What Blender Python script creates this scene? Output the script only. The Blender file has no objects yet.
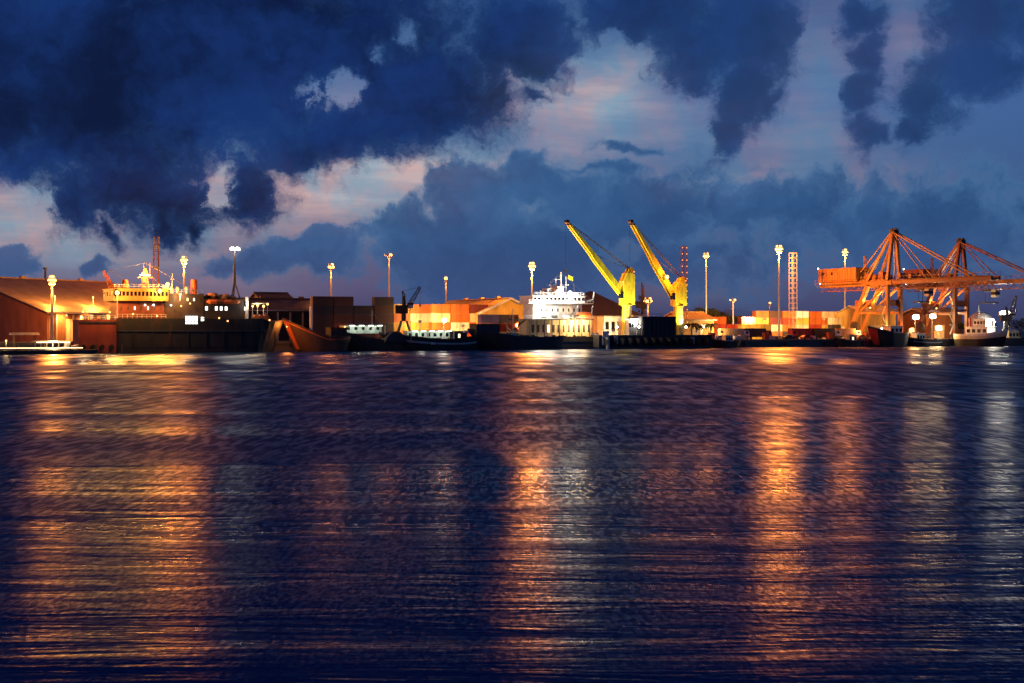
import bpy, bmesh, math, random
from mathutils import Vector, Matrix
R = math.radians
rng = random.Random(7)
scene = bpy.context.scene
COL = scene.collection
scene.render.engine = 'CYCLES'
scene.render.resolution_x, scene.render.resolution_y = 1024, 683
scene.view_settings.view_transform = 'Standard'
scene.view_settings.look = 'None'
scene.view_settings.exposure = 0.0
scene.view_settings.gamma = 1.0
try:
    scene.view_settings.use_curve_mapping = False
except Exception:
    pass
cy = scene.cycles
cy.use_denoising = True
cy.denoiser = 'OPENIMAGEDENOISE'
cy.denoising_input_passes = 'RGB_ALBEDO_NORMAL'
cy.use_adaptive_sampling = True
cy.adaptive_threshold = 0.015
cy.adaptive_min_samples = 12
cy.max_bounces = 5
cy.diffuse_bounces = 2
cy.glossy_bounces = 3
cy.transmission_bounces = 4
cy.volume_bounces = 0
cy.sample_clamp_indirect = 2.0
cy.filter_width = 1.5
cy.caustics_reflective = False
cy.caustics_refractive = False

# ---------------------------------------------------------------- camera
FOC, CAM_H, HORIZON = 1400.0, 5.9, 329.0
cam = bpy.data.cameras.new('camera')
cam.sensor_fit = 'HORIZONTAL'
cam.sensor_width = 36.0
cam.lens = FOC * 36.0 / 1024.0
cam.clip_end = 30000
cam.clip_start = 0.5
cam_ob = bpy.data.objects.new('camera', cam)
COL.objects.link(cam_ob)
cam_ob.location = (0, 0, CAM_H)
cam_ob.rotation_euler = (R(90), 0, 0)
cam.shift_y = (HORIZON - 341.5) / 1024.0 * 1.0
scene.camera = cam_ob

def WX(px, Y):
    return (px - 512.0) / FOC * Y
def WZ(py, Y):
    return CAM_H + (HORIZON - py) / FOC * Y
def P(px, py, Y):
    return Vector((WX(px, Y), Y, WZ(py, Y)))
def quay_y(px, back=0.0):
    """distance of the quay edge along the line of sight of column px, plus metres further inland"""
    t = (px - 512.0) / FOC
    return 408.0 / (1 - 0.5 * t) + back
QA = math.atan(0.5)            # bearing of the quay
GZ = 2.4                       # height of the quay apron above the water

# ---------------------------------------------------------------- node expressions
class NT:
    def __init__(self, tree):
        self.t = tree
        self.n = tree.nodes
        self.l = tree.links
    def new(self, ty, **kw):
        n = self.n.new(ty)
        for k, v in kw.items():
            setattr(n, k, v)
        return n
    def put(self, sock, v):
        if hasattr(v, 'is_output'):
            self.l.new(v, sock)
        elif isinstance(v, (tuple, list)) and len(v) == 3 and sock.type == 'RGBA':
            sock.default_value = (*v, 1)
        else:
            sock.default_value = v
    def m(self, op, a, b=None, c=None, clamp=False):
        n = self.new('ShaderNodeMath', operation=op)
        n.use_clamp = clamp
        self.put(n.inputs[0], a)
        if b is not None: self.put(n.inputs[1], b)
        if c is not None: self.put(n.inputs[2], c)
        return n.outputs[0]
    def vm(self, op, a, b=None):
        n = self.new('ShaderNodeVectorMath', operation=op)
        self.put(n.inputs[0], a)
        if b is not None:
            if op == 'SCALE': self.put(n.inputs['Scale'], b)
            else: self.put(n.inputs[1], b)
        return n.outputs[0]
    def xyz(self, v):
        n = self.new('ShaderNodeSeparateXYZ'); self.put(n.inputs[0], v)
        return n.outputs
    def comb(self, x, y, z):
        n = self.new('ShaderNodeCombineXYZ')
        for i, v in enumerate((x, y, z)): self.put(n.inputs[i], v)
        return n.outputs[0]
    def smooth(self, v, a, b, lo=0.0, hi=1.0):
        n = self.new('ShaderNodeMapRange'); n.interpolation_type = 'SMOOTHSTEP'
        for i, x in enumerate((v, a, b, lo, hi)): self.put(n.inputs[i], x)
        return n.outputs[0]
    def noise(self, vec, scale, detail=4.0, rough=0.55, dist=0.0, color=False, w=None):
        n = self.new('ShaderNodeTexNoise')
        self.put(n.inputs['Vector'], vec)
        for k, v in (('Scale', scale), ('Detail', detail), ('Roughness', rough), ('Distortion', dist)):
            n.inputs[k].default_value = v
        return n.outputs['Color' if color else 'Fac']
    def mix(self, f, a, b, mode='MIX'):
        n = self.new('ShaderNodeMix', data_type='RGBA', blend_type=mode)
        self.put(n.inputs[0], f); self.put(n.inputs[6], a); self.put(n.inputs[7], b)
        return n.outputs[2]
    def ramp(self, f, stops):
        n = self.new('ShaderNodeValToRGB')
        el = n.color_ramp.elements
        while len(el) < len(stops): el.new(0.5)
        for e, (p, c) in zip(el, stops):
            e.position = p; e.color = (*c, 1)
        self.put(n.inputs[0], f)
        return n.outputs[0]

def lin(r, g, b):
    f = lambda c: (c / 255 / 12.92) if c <= 10 else ((c / 255 + 0.055) / 1.055) ** 2.4
    return (f(r), f(g), f(b))
# ---------------------------------------------------------------- sky: dusk, after sunset behind broken cloud
SUN_EL, SUN_ROT = R(-1.5), R(-25)
def build_sky():
    w = bpy.data.worlds.new('World'); scene.world = w
    w.use_nodes = True
    t = NT(w.node_tree); t.n.clear()
    out = t.new('ShaderNodeOutputWorld'); bg = t.new('ShaderNodeBackground')
    t.l.new(bg.outputs[0], out.inputs[0])
    d = t.new('ShaderNodeTexCoord').outputs['Generated']
    x, y, z = t.xyz(d)
    A = t.m('MULTIPLY', t.m('ARCTAN2', x, y), 1400.0)          # azimuth and elevation, in 1/1400 rad
    E = t.m('MULTIPLY', t.m('ARCSINE', z), 1400.0)
    def ae(px, py):
        u, v = (px - 512) / 1400, (329 - py) / 1400
        return 1400 * math.atan(u), 1400 * math.atan(v / math.sqrt(1 + u * u))
    # billowing warp of the cloud outlines
    P3 = t.comb(t.m('MULTIPLY', A, 0.01), t.m('MULTIPLY', E, 0.01), 0.0)
    def warp(amp, scale, det, seed, vec=P3, rough=0.55):
        v = t.vm('ADD', vec, (seed, seed * 1.7, seed * 0.3))
        c = t.noise(v, scale, det, rough, color=True)
        return t.vm('SCALE', t.vm('SUBTRACT', c, (0.5, 0.5, 0.5)), amp)
    def field(vec, blobs, base=-1.2):
        acc = base
        for px, py, rx, ry, wt in blobs:
            a, e = ae(px, py)
            n = t.new('ShaderNodeVectorMath', operation='MULTIPLY_ADD')
            t.put(n.inputs[0], vec)
            n.inputs[1].default_value = (100 / rx, 100 / ry, 0)
            n.inputs[2].default_value = (-a / rx, -e / ry, 0)
            ln = t.new('ShaderNodeVectorMath', operation='LENGTH'); t.put(ln.inputs[0], n.outputs[0])
            acc = t.m('SMOOTH_MAX', acc, t.m('MULTIPLY_ADD', ln.outputs['Value'], -wt, wt), 0.25)
        return acc
    def gauss(blobs, vec=P3):
        acc = 0.0
        for px, py, rx, ry, wt in blobs:
            a, e = ae(px, py)
            n = t.new('ShaderNodeVectorMath', operation='MULTIPLY_ADD')
            t.put(n.inputs[0], vec)
            n.inputs[1].default_value = (100 / rx, 100 / ry, 0)
            n.inputs[2].default_value = (-a / rx, -e / ry, 0)
            dt = t.new('ShaderNodeVectorMath', operation='DOT_PRODUCT')
            t.put(dt.inputs[0], n.outputs[0]); t.put(dt.inputs[1], n.outputs[0])
            acc = t.m('MULTIPLY_ADD', t.m('POWER', 0.36788, dt.outputs['Value']), wt, acc)
        return acc
    # --- clear twilight behind the clouds
    sky = t.new('ShaderNodeTexSky', sky_type='NISHITA')
    sky.sun_disc = False
    sky.sun_elevation = SUN_EL; sky.sun_rotation = SUN_ROT
    sky.altitude = 0; sky.air_density = 1.0; sky.dust_density = 1.5; sky.ozone_density = 2.0
    base = t.ramp(t.m('DIVIDE', E, 1400.0, clamp=True), [
        (0.0, lin(54, 62, 100)), (0.04, lin(58, 74, 120)), (0.09, lin(46, 82, 134)),
        (0.16, lin(54, 92, 148)), (0.24, lin(38, 72, 128)), (0.4, lin(16, 36, 80)), (0.8, lin(10, 24, 58))])
    base = t.mix(1.0, base, t.vm('SCALE', sky.outputs[0], 0.08), 'ADD')
    w1 = t.vm('ADD', P3, warp(0.5, 1.2, 4, 3.1))
    glow = gauss([(330, 190, 170, 40, 1.1), (430, 172, 60, 22, .6), (10, 222, 90, 40, 1.0), (575, 112, 95, 42, 0.75), (560, 60, 60, 40, 0.3),
                  (340, 92, 60, 26, .26), (385, 45, 40, 20, .1), (180, 262, 110, 36, 0.42), (820, 70, 46, 80, 0.20), (760, 160, 120, 46, 0.24), (690, 190, 60, 14, .3), (905, 40, 20, 60, .12), (850, 185, 80, 16, .22),
                  (930, 30, 50, 60, 0.12), (625, 70, 40, 30, 0.4), (715, 280, 80, 30, 0.10)], w1)
    # thin streaked high cloud, long in azimuth
    st = t.comb(t.m('MULTIPLY', A, 0.004), t.m('MULTIPLY', E, 0.03), 0.7)
    st = t.vm('ADD', st, warp(0.35, 0.9, 4, 9.0))
    streak = t.smooth(t.noise(st, 1.3, 4, 0.6), 0.36, 0.68)
    glow = t.m('MULTIPLY', glow, t.m('ADD', t.m('MULTIPLY', streak, 0.42), 0.66), clamp=True)
    warmth = t.m('MULTIPLY', t.smooth(t.noise(t.vm('ADD', w1, (5, 2, 1)), 1.1, 5, 0.6), 0.38, 0.66), 1.0)
    pale = t.mix(warmth, lin(142, 174, 192), lin(206, 172, 170))
    base = t.mix(glow, base, pale)
    # faint mauve bank low over the yard
    low = t.m('MULTIPLY', gauss([(140, 280, 220, 34, 0.38), (700, 290, 420, 20, 0.08)], w1), 1.0, clamp=True)
    base = t.mix(low, base, lin(124, 100, 126))
    # --- mid blue heaped cloud
    w2 = t.vm('ADD', t.vm('ADD', P3, warp(0.50, 1.5, 3, 1.3)), warp(0.22, 5.0, 4, 6.2))
    f2 = field(w2, [(500, 262, 150, 84, 1.0), (470, 196, 46, 36, 0.9), (530, 178, 48, 34, .9), (575, 205, 40, 34, .8), (312, 250, 64, 30, 1.0), (420, 240, 50, 40, .8), (13, 264, 27, 22, 1.0),
                     (97, 268, 18, 12, .8), (640, 215, 110, 40, 0.8), (760, 205, 170, 38, 0.55), (930, 235, 190, 75, 0.6),
                     (690, 260, 170, 40, 0.5), (235, 264, 46, 22, 0.5), (640, 150, 60, 9, .42), (600, 172, 80, 7, .4)])
    n2 = t.m('SUBTRACT', t.noise(t.vm('ADD', w2, (2, 7, 0)), 2.4, 6, 0.62), 0.5)
    e2 = t.m('ADD', f2, t.m('MULTIPLY', n2, 1.15))
    d2 = t.m('MULTIPLY', t.smooth(e2, -0.02, 0.24), 0.9)
    c2n = t.noise(t.vm('ADD', w2, (11, 3, 0)), 1.5, 5, 0.6)
    c2 = t.mix(t.smooth(c2n, 0.3, 0.72), lin(38, 74, 122), lin(52, 94, 144))
    c2 = t.mix(t.m('MULTIPLY', t.smooth(e2, 0.42, 0.04), 0.62), c2, lin(84, 122, 164))
    c2 = t.mix(t.m('MULTIPLY', t.smooth(E, 130.0, 10.0), 0.55), c2, lin(64, 76, 120))
    base = t.mix(d2, base, c2)
    # --- dark ragged low cloud
    w3 = t.vm('ADD', t.vm('ADD', P3, warp(0.60, 1.0, 3, 4.4)), warp(0.40, 3.2, 6, 8.8, rough=0.66))
    D = [(40, 70, 330, 150, 1.25), (240, 50, 300, 128, 1.25), (410, 92, 135, 76, 1.2), (450, 112, 76, 42, 1.0), (520, 44, 84, 54, 1.1), (350, 130, 110, 44, 1.0), (300, 150, 70, 30, .8),
         (150, 195, 140, 42, 1.0), (248, 190, 28, 54, 1.0), (78, 205, 40, 46, 0.9), (172, 222, 24, 36, .8), (205, 228, 14, 26, .7), (112, 235, 14, 22, .6), (50, 228, 16, 20, .5),
         (650, 8, 100, 52, 1.0), (752, 26, 80, 74, 1.1), (742, 96, 38, 54, 1.0), (728, 138, 22, 34, .9), (690, 52, 74, 54, 0.95), (775, 108, 26, 22, .7),
         (862, 16, 30, 30, 1.0), (872, 55, 26, 32, 0.95), (866, 95, 30, 30, .9), (870, 132, 26, 26, .7),
         (985, 20, 58, 46, 1.0), (972, 62, 54, 34, 1.05), (932, 98, 44, 30, 0.9), (912, 130, 26, 24, .7), (1012, 70, 40, 34, .85), (1060, 20, 80, 60, .8),
         (512, -190, 900, 186, 1.3), (538, 98, 26, 9, .5), (722, 168, 24, 10, .45)]
    f3 = field(w3, D)
    hole = gauss([(312, 90, 24, 15, .74), (358, 93, 22, 14, .70), (372, 56, 8, 14, 0.42), (402, 35, 14, 8, .30), (22, 214, 26, 18, 0.9), (222, 188, 8, 15, 0.9), (615, 62, 26, 22, 0.8), (825, 50, 14, 60, .7)], w3)
    hole = t.m('MULTIPLY', hole, t.smooth(t.noise(t.vm('ADD', w3, (4, 9, 0)), 5.5, 5, 0.65), 0.30, 0.62, 0.35, 1.5))
    f3 = t.m('SUBTRACT', f3, hole)
    n3 = t.m('SUBTRACT', t.noise(t.vm('ADD', w3, (1, 4, 0)), 2.6, 8, 0.66), 0.5)
    e3 = t.m('ADD', f3, t.m('MULTIPLY', n3, 1.35))
    d3 = t.smooth(e3, -0.08, 0.44)
    c3n = t.noise(t.vm('ADD', w3, (21, 5, 0)), 0.9, 6, 0.6)
    c3 = t.mix(t.smooth(c3n, 0.3, 0.7), lin(9, 20, 54), lin(21, 50, 110))
    side = t.smooth(A, -150.0, 330.0)
    c3 = t.mix(t.m('MULTIPLY', side, 0.42), c3, lin(34, 68, 124))
    c3 = t.mix(t.m('MULTIPLY', t.smooth(e3, 0.75, 0.10), 0.5), c3, lin(40, 76, 130))
    base = t.mix(t.m('MULTIPLY', d3, t.m('MULTIPLY_ADD', side, -0.14, 0.97)), base, c3)
    t.put(bg.inputs[0], base)
    bg.inputs[1].default_value = 1.0
    w.cycles.sampling_method = 'MANUAL'
    w.cycles.sample_map_resolution = 512
build_sky()

sun = bpy.data.lights.new('sun', 'SUN')
sun.energy = 0.02; sun.angle = R(0.5); sun.color = (1.0, 0.75, 0.55)
sun_ob = bpy.data.objects.new('sun', sun); COL.objects.link(sun_ob)
# the sky's rotation is measured clockwise from +Y; the sun has just set behind the port
sd = Vector((math.sin(-SUN_ROT) * -1 * math.cos(SUN_EL), math.cos(SUN_ROT) * math.cos(SUN_EL), math.sin(SUN_EL)))
sun_ob.rotation_euler = (-sd).to_track_quat('-Z', 'Y').to_euler()
sun_ob.location = (0, 0, 300)
# ---------------------------------------------------------------- helpers for things
def tag(o, label=None, cat=None, group=None, kind=None):
    if label: o['label'] = label
    if cat: o['category'] = cat
    if group: o['group'] = group
    if kind: o['kind'] = kind
    return o
# ---------------------------------------------------------------- water
def water_material():
    m = bpy.data.materials.new('harbour_water'); m.use_nodes = True
    t = NT(m.node_tree); t.n.clear()
    out = t.new('ShaderNodeOutputMaterial')
    g = t.new('ShaderNodeBsdfGlossy', distribution='BECKMANN')
    df = t.new('ShaderNodeBsdfDiffuse'); df.inputs[0].default_value = (0.010, 0.044, 0.21, 1)
    fr = t.new('ShaderNodeFresnel'); fr.inputs['IOR'].default_value = 1.333
    mx = t.new('ShaderNodeMixShader')
    t.put(mx.inputs[0], t.m('MULTIPLY', fr.outputs[0], 0.58))
    t.l.new(df.outputs[0], mx.inputs[1]); t.l.new(g.outputs[0], mx.inputs[2])
    t.l.new(mx.outputs[0], out.inputs[0])
    pos = t.new('ShaderNodeNewGeometry').outputs['Position']
    X, Y, Z = t.xyz(pos)
    # slicks and wind lanes lie roughly across the harbour
    wob = t.m('MULTIPLY', t.m('SUBTRACT', t.noise(t.comb(t.m('MULTIPLY', X, 0.03), t.m('MULTIPLY', Y, 0.06), 3.0), 1.0, 3, 0.5), 0.5), 1.0)
    lanes = t.noise(t.comb(t.m('MULTIPLY', X, 0.012), t.m('MULTIPLY', Y, 0.10), 0.0), 1.0, 5, 0.62, 0.5)
    fine = t.noise(t.comb(t.m('MULTIPLY', X, 0.10), t.m('MULTIPLY', Y, 0.42), 5.0), 1.0, 4, 0.62, 0.4)
    lv = t.smooth(lanes, 0.36, 0.62)
    fv = t.smooth(fine, 0.36, 0.64)
    # a ruffled lane between about 85 and 190 m, calmer water either side of it
    edge = t.m('ADD', t.m('MULTIPLY_ADD', X, -1.4, Y), t.m('MULTIPLY', wob, 34.0))
    ruff = t.m('MULTIPLY', t.smooth(edge, 58.0, 84.0), t.smooth(t.m('ADD', Y, t.m('MULTIPLY', wob, 60.0)), 235.0, 175.0))
    wind = t.m('ADD', 0.62, t.m('ADD', t.m('MULTIPLY', lv, 0.42), t.m('MULTIPLY', fv, 0.30)))
    wind = t.m('ADD', wind, t.m('MULTIPLY', ruff, t.m('ADD', 0.52, t.m('MULTIPLY', lv, 1.5))))
    far = t.noise(t.comb(t.m('MULTIPLY', X, 0.006), t.m('MULTIPLY', Y, 0.034), 11.0), 1.0, 3, 0.6, 0.4)
    wind = t.m('ADD', wind, t.m('MULTIPLY', t.m('MULTIPLY', t.smooth(far, 0.40, 0.58), t.smooth(Y, 110.0, 200.0)), 1.7))
    # five sizes of wave; each is modelled as relief where the eye can still resolve it and as gloss beyond
    rel = t.vm('SUBTRACT', pos, (0.0, 0.0, CAM_H))
    dist = t.new('ShaderNodeVectorMath', operation='LENGTH'); t.put(dist.inputs[0], rel)
    dist = dist.outputs['Value']
    h, var = 0.0, 0.060 ** 2
    SL = 0.034
    for i, (lam, amp, sx) in enumerate(((0.13, 2.2, 2.0), (0.30, 1.8, 1.8), (0.75, 0.72, 1.4), (2.0, 0.22, 1.0), (7.0, 0.22, .6), (18.0, 0.62, .35))):
        ym = 64.0 * math.sqrt(lam)
        fade = t.smooth(dist, 1.5 * ym, 0.75 * ym)
        n = t.noise(t.vm('ADD', t.vm('MULTIPLY', pos, (sx / lam, 1.0 / lam, 0)), (3.1 * i, 1.7 * i, 0)), 1.0, 1, 0.5, 0.3)
        h = t.m('MULTIPLY_ADD', t.m('MULTIPLY', n, fade), lam * 0.012 * amp, h)
        var = t.m('MULTIPLY_ADD', t.m('SUBTRACT', 1.0, fade), SL ** 2, var)
    var = t.m('MULTIPLY_ADD', t.smooth(dist, 62.0, 28.0), 0.030 ** 2, var)
    h = t.m('MULTIPLY', h, t.m('MINIMUM', wind, 1.6))
    alpha = t.m('MULTIPLY', t.m('SQRT', var), wind)
    rough = t.m('SQRT', alpha)
    t.put(g.inputs['Roughness'], rough)
    # glitter: glints painted into the gloss colour as noise; each size is used where the eye can resolve it
    gl = 0.0
    lnd = t.m('LOGARITHM', dist, math.e)
    for i, (ly, lx) in enumerate(((0.12, 0.060), (0.30, 0.095), (0.75, 0.17), (1.9, 0.36), (4.8, 0.95), (12.0, 2.4), (30.0, 5.5))):
        di = math.log(57.0 * math.sqrt(ly))
        wgt = t.m('MAXIMUM', t.m('MULTIPLY_ADD', t.m('ABSOLUTE', t.m('SUBTRACT', lnd, di)), -1 / 0.458, 1.0), 0.0)
        nz = t.noise(t.vm('ADD', t.vm('MULTIPLY', pos, (0.8 / lx, 0.8 / ly, 0)), (7.7 * i, 4.1 * i, 0)), 1.0, 1.5, 0.6, 0.4)
        gl = t.m('MULTIPLY_ADD', t.smooth(nz, 0.40, 0.66), wgt, gl)
    gcol = t.m('MULTIPLY_ADD', gl, 0.72, 0.26)
    t.put(g.inputs['Color'], t.comb(gcol, gcol, gcol))
    bp = t.new('ShaderNodeBump'); bp.inputs['Strength'].default_value = 1.0; bp.inputs['Distance'].default_value = 1.0
    t.put(bp.inputs['Height'], h)
    t.l.new(bp.outputs[0], g.inputs['Normal'])
    t.l.new(bp.outputs[0], fr.inputs['Normal'])
    return m
def sheet(name, pts, mat, z=0.0):
    me = bpy.data.meshes.new(name)
    me.from_pydata([(x, y, z) for x, y in pts], [], [list(range(len(pts)))])
    me.materials.append(mat)
    o = bpy.data.objects.new(name, me); COL.objects.link(o)
    return o
tag(sheet('water', [(-2500, -400), (2500, -400), (2500, 2400), (-2500, 2400)], water_material()), kind='structure')
# ---------------------------------------------------------------- mesh kit
class MB:
    def __init__(self):
        self.v, self.f = [], []
    def add(self, vs, fs):
        o = len(self.v)
        self.v += [tuple(p) for p in vs]
        self.f += [tuple(i + o for i in f) for f in fs]
        return self
    def box(self, x0, x1, y0, y1, z0, z1):
        vs = [(x, y, z) for z in (z0, z1) for y in (y0, y1) for x in (x0, x1)]
        return self.add(vs, [(0, 2, 3, 1), (4, 5, 7, 6), (0, 1, 5, 4), (2, 6, 7, 3), (0, 4, 6, 2), (1, 3, 7, 5)])
    def cb(self, c, s):
        return self.box(c[0] - s[0] / 2, c[0] + s[0] / 2, c[1] - s[1] / 2, c[1] + s[1] / 2, c[2] - s[2] / 2, c[2] + s[2] / 2)
    def tube(self, p, q, r0, r1=None, n=8, cap=True):
        p, q = Vector(p), Vector(q)
        r1 = r0 if r1 is None else r1
        d = (q - p).normalized()
        a = d.orthogonal().normalized(); b = d.cross(a)
        vs = []
        for c, r in ((p, r0), (q, r1)):
            for k in range(n):
                t = 2 * math.pi * k / n
                vs.append(c + (a * math.cos(t) + b * math.sin(t)) * r)
        fs = [(k, (k + 1) % n, n + (k + 1) % n, n + k) for k in range(n)]
        if cap: fs += [tuple(range(n - 1, -1, -1)), tuple(range(n, 2 * n))]
        return self.add(vs, fs)
    def bar(self, p, q, w, h=None):
        """square bar from p to q, w wide and h deep"""
        h = w if h is None else h
        p, q = Vector(p), Vector(q)
        d = (q - p).normalized()
        up = Vector((0, 0, 1)) if abs(d.z) < 0.95 else Vector((1, 0, 0))
        a = d.cross(up).normalized() * w / 2; b = a.cross(d).normalized() * h / 2
        vs = [c + s * a + t * b for c in (p, q) for s, t in ((-1, -1), (1, -1), (1, 1), (-1, 1))]
        return self.add(vs, [(3, 2, 1, 0), (4, 5, 6, 7), (0, 1, 5, 4), (1, 2, 6, 5), (2, 3, 7, 6), (3, 0, 4, 7)])
    def prism(self, prof, y0, y1):
        """profile in x, z pushed along y"""
        n = len(prof)
        vs = [(x, y0, z) for x, z in prof] + [(x, y1, z) for x, z in prof]
        return self.add(vs, [tuple(range(n)), tuple(range(2 * n - 1, n - 1, -1))] +
                        [(n + k, n + (k + 1) % n, (k + 1) % n, k) for k in range(n)])
    def prismx(self, prof, x0, x1):
        """profile in y, z pushed along x"""
        n = len(prof)
        vs = [(x0, y, z) for y, z in prof] + [(x1, y, z) for y, z in prof]
        return self.add(vs, [tuple(range(n - 1, -1, -1)), tuple(range(n, 2 * n))] +
                        [(k, (k + 1) % n, n + (k + 1) % n, n + k) for k in range(n)])
    def loft(self, secs, cap=True):
        n = len(secs[0])
        vs = [p for s in secs for p in s]
        fs = []
        for i in range(len(secs) - 1):
            for k in range(n):
                fs.append((i * n + k, i * n + (k + 1) % n, (i + 1) * n + (k + 1) % n, (i + 1) * n + k))
        if cap: fs += [tuple(range(n - 1, -1, -1)), tuple(range((len(secs) - 1) * n, len(secs) * n))]
        return self.add(vs, fs)
    def ball(self, c, r, n=8, sq=(1, 1, 1), top=False):
        vs, fs = [], []
        m = n // 2
        for i in range(m + 1):
            ph = math.pi * i / m * (0.5 if top else 1.0)
            for k in range(n):
                t = 2 * math.pi * k / n
                vs.append((c[0] + r * sq[0] * math.sin(ph) * math.cos(t), c[1] + r * sq[1] * math.sin(ph) * math.sin(t), c[2] + r * sq[2] * math.cos(ph)))
        for i in range(m):
            for k in range(n):
                fs.append((i * n + k, (i + 1) * n + k, (i + 1) * n + (k + 1) % n, i * n + (k + 1) % n))
        return self.add(vs, fs)
    def lattice(self, p, q, w0, w1, bays, r, br=None, diag=True):
        """four-legged braced lattice from p to q"""
        p, q = Vector(p), Vector(q); br = br or r * 0.7
        d = (q - p).normalized()
        a = Vector((1, 0, 0)) if abs(d.z) > 0.9 else Vector((0, 0, 1))
        a = (a - d * a.dot(d)).normalized(); b = d.cross(a)
        rings = []
        for i in range(bays + 1):
            f = i / bays; w = (w0 + (w1 - w0) * f) / 2; c = p.lerp(q, f)
            rings.append([c + a * s * w + b * t * w for s, t in ((-1, -1), (1, -1), (1, 1), (-1, 1))])
        for k in range(4): self.bar(rings[0][k], rings[-1][k], r)
        for i in range(bays):
            for k in range(4):
                u, v = (k, (k + 1) % 4) if i % 2 else ((k + 1) % 4, k)
                if diag: self.bar(rings[i][u], rings[i + 1][v], br)
                self.bar(rings[i + 1][k], rings[i + 1][(k + 1) % 4], br)
        return self
    def mesh(self, name, mat):
        me = bpy.data.meshes.new(name)
        me.from_pydata(self.v, [], self.f)
        me.materials.append(mat)
        bm = bmesh.new(); bm.from_mesh(me)
        bmesh.ops.recalc_face_normals(bm, faces=bm.faces[:])
        bm.to_mesh(me); bm.free()
        me.update()
        return me
    def build(self, name, mat, parent=None, label=None):
        o = bpy.data.objects.new(name, self.mesh(name, mat)); COL.objects.link(o)
        if parent: o.parent = parent
        if label: o['label'] = label
        return o

def thing(name, label, cat, loc, rotz=0.0, group=None):
    o = bpy.data.objects.new(name, None); COL.objects.link(o)
    o.location = loc; o.rotation_euler = (0, 0, rotz); o.empty_display_size = 0.5
    return tag(o, label, cat, group)
def copy_tree(o, parent=None):
    c = o.copy(); COL.objects.link(c)
    if parent: c.parent = parent
    for ch in list(o.children): copy_tree(ch, c)
    return c
def lamp(parent, loc, power, col, size=0.6):
    l = bpy.data.lights.new('lamp_light', 'POINT')
    l.energy = power; l.color = col; l.shadow_soft_size = size
    o = bpy.data.objects.new('lamp_light', l); COL.objects.link(o)
    o.parent = parent; o.location = loc
    return o
def spot(parent, loc, aim, power, col, cone=130, size=0.5):
    l = bpy.data.lights.new('lamp_light', 'SPOT')
    l.energy = power; l.color = col; l.shadow_soft_size = size; l.spot_size = R(cone); l.spot_blend = 0.6
    o = bpy.data.objects.new('lamp_light', l); COL.objects.link(o)
    o.parent = parent; o.location = loc
    o.rotation_euler = Vector(aim).to_track_quat('-Z', 'Y').to_euler()
    return o
class Frame:
    """a line along the quay: off metres out over the water (negative: inland), origin on column px0"""
    def __init__(s, px0, off, ang=QA, z=0.0):
        s.off = off; s.Y0 = (408 - 1.118 * off) / (1 - 0.5 * (px0 - 512) / FOC)
        s.loc = Vector((WX(px0, s.Y0), s.Y0, z)); s.ang = ang
    def x(s, px, y=0.0):
        """local x whose point (x, y) shows on column px"""
        t = (px - 512) / FOC; c, n = math.cos(s.ang), math.sin(s.ang)
        return (t * (s.loc.y + y * c) - (s.loc.x - y * n)) / (c - t * n)
    def y_at(s, px, y=0.0): return s.loc.y + s.x(px, y) * math.sin(s.ang) + y * math.cos(s.ang)
    def z(s, py, px, y=0.0): return WZ(py, s.y_at(px, y)) - s.loc.z
    def p(s, px, py, y=0.0): return (s.x(px, y), y, s.z(py, px, y))

# ---------------------------------------------------------------- materials
def mat(name, col, rough=0.6, metal=0.0, vary=0.25, scale=0.6, rust=0.0, sheet=None, spec=0.5):
    m = bpy.data.materials.new(name); m.use_nodes = True
    t = NT(m.node_tree); t.n.clear()
    out = t.new('ShaderNodeOutputMaterial'); b = t.new('ShaderNodeBsdfPrincipled')
    t.l.new(b.outputs[0], out.inputs[0])
    co = t.new('ShaderNodeTexCoord').outputs['Object']
    x, y, z = t.xyz(co)
    st = t.comb(x, y, t.m('MULTIPLY', z, 0.25))                  # stains run down
    n = t.noise(st, scale, 4, 0.6)
    c = t.mix(t.smooth(n, 0.3, 0.75), tuple(k * (1 + vary * 0.5) for k in col), tuple(k * (1 - vary) for k in col))
    if rust:
        r = t.noise(t.vm('ADD', st, (9, 4, 2)), scale * 1.9, 5, 0.65)
        c = t.mix(t.m('MULTIPLY', t.smooth(r, 0.52, 0.66), rust), c, (0.10, 0.035, 0.014))
    t.put(b.inputs['Base Color'], c)
    b.inputs['Metallic'].default_value = metal
    t.put(b.inputs['Roughness'], t.m('ADD', rough - 0.1, t.m('MULTIPLY', n, 0.2)))
    b.inputs['Specular IOR Level'].default_value = spec
    if sheet:                                                    # profiled sheeting: ribs across the given axis
        wv = t.m('SINE', t.m('MULTIPLY', {'x': x, 'y': y, 'z': z}[sheet[0]], 2 * math.pi / sheet[1]))
        bp = t.new('ShaderNodeBump'); bp.inputs['Distance'].default_value = 0.06; bp.inputs['Strength'].default_value = 0.8
        t.put(bp.inputs['Height'], wv); t.l.new(bp.outputs[0], b.inputs['Normal'])
    return m
def emit(name, col, strength):
    m = bpy.data.materials.new(name); m.use_nodes = True
    t = NT(m.node_tree); t.n.clear()
    out = t.new('ShaderNodeOutputMaterial'); e = t.new('ShaderNodeEmission')
    e.inputs[0].default_value = (*col, 1); e.inputs[1].default_value = strength
    t.l.new(e.outputs[0], out.inputs[0])
    m.cycles.emission_sampling = 'NONE'
    return m
SOD, WARM, WHITE, AMBER = (1.0, 0.26, 0.030), (1.0, 0.62, 0.25), (1.0, 0.90, 0.72), (1.0, 0.43, 0.075)
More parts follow.
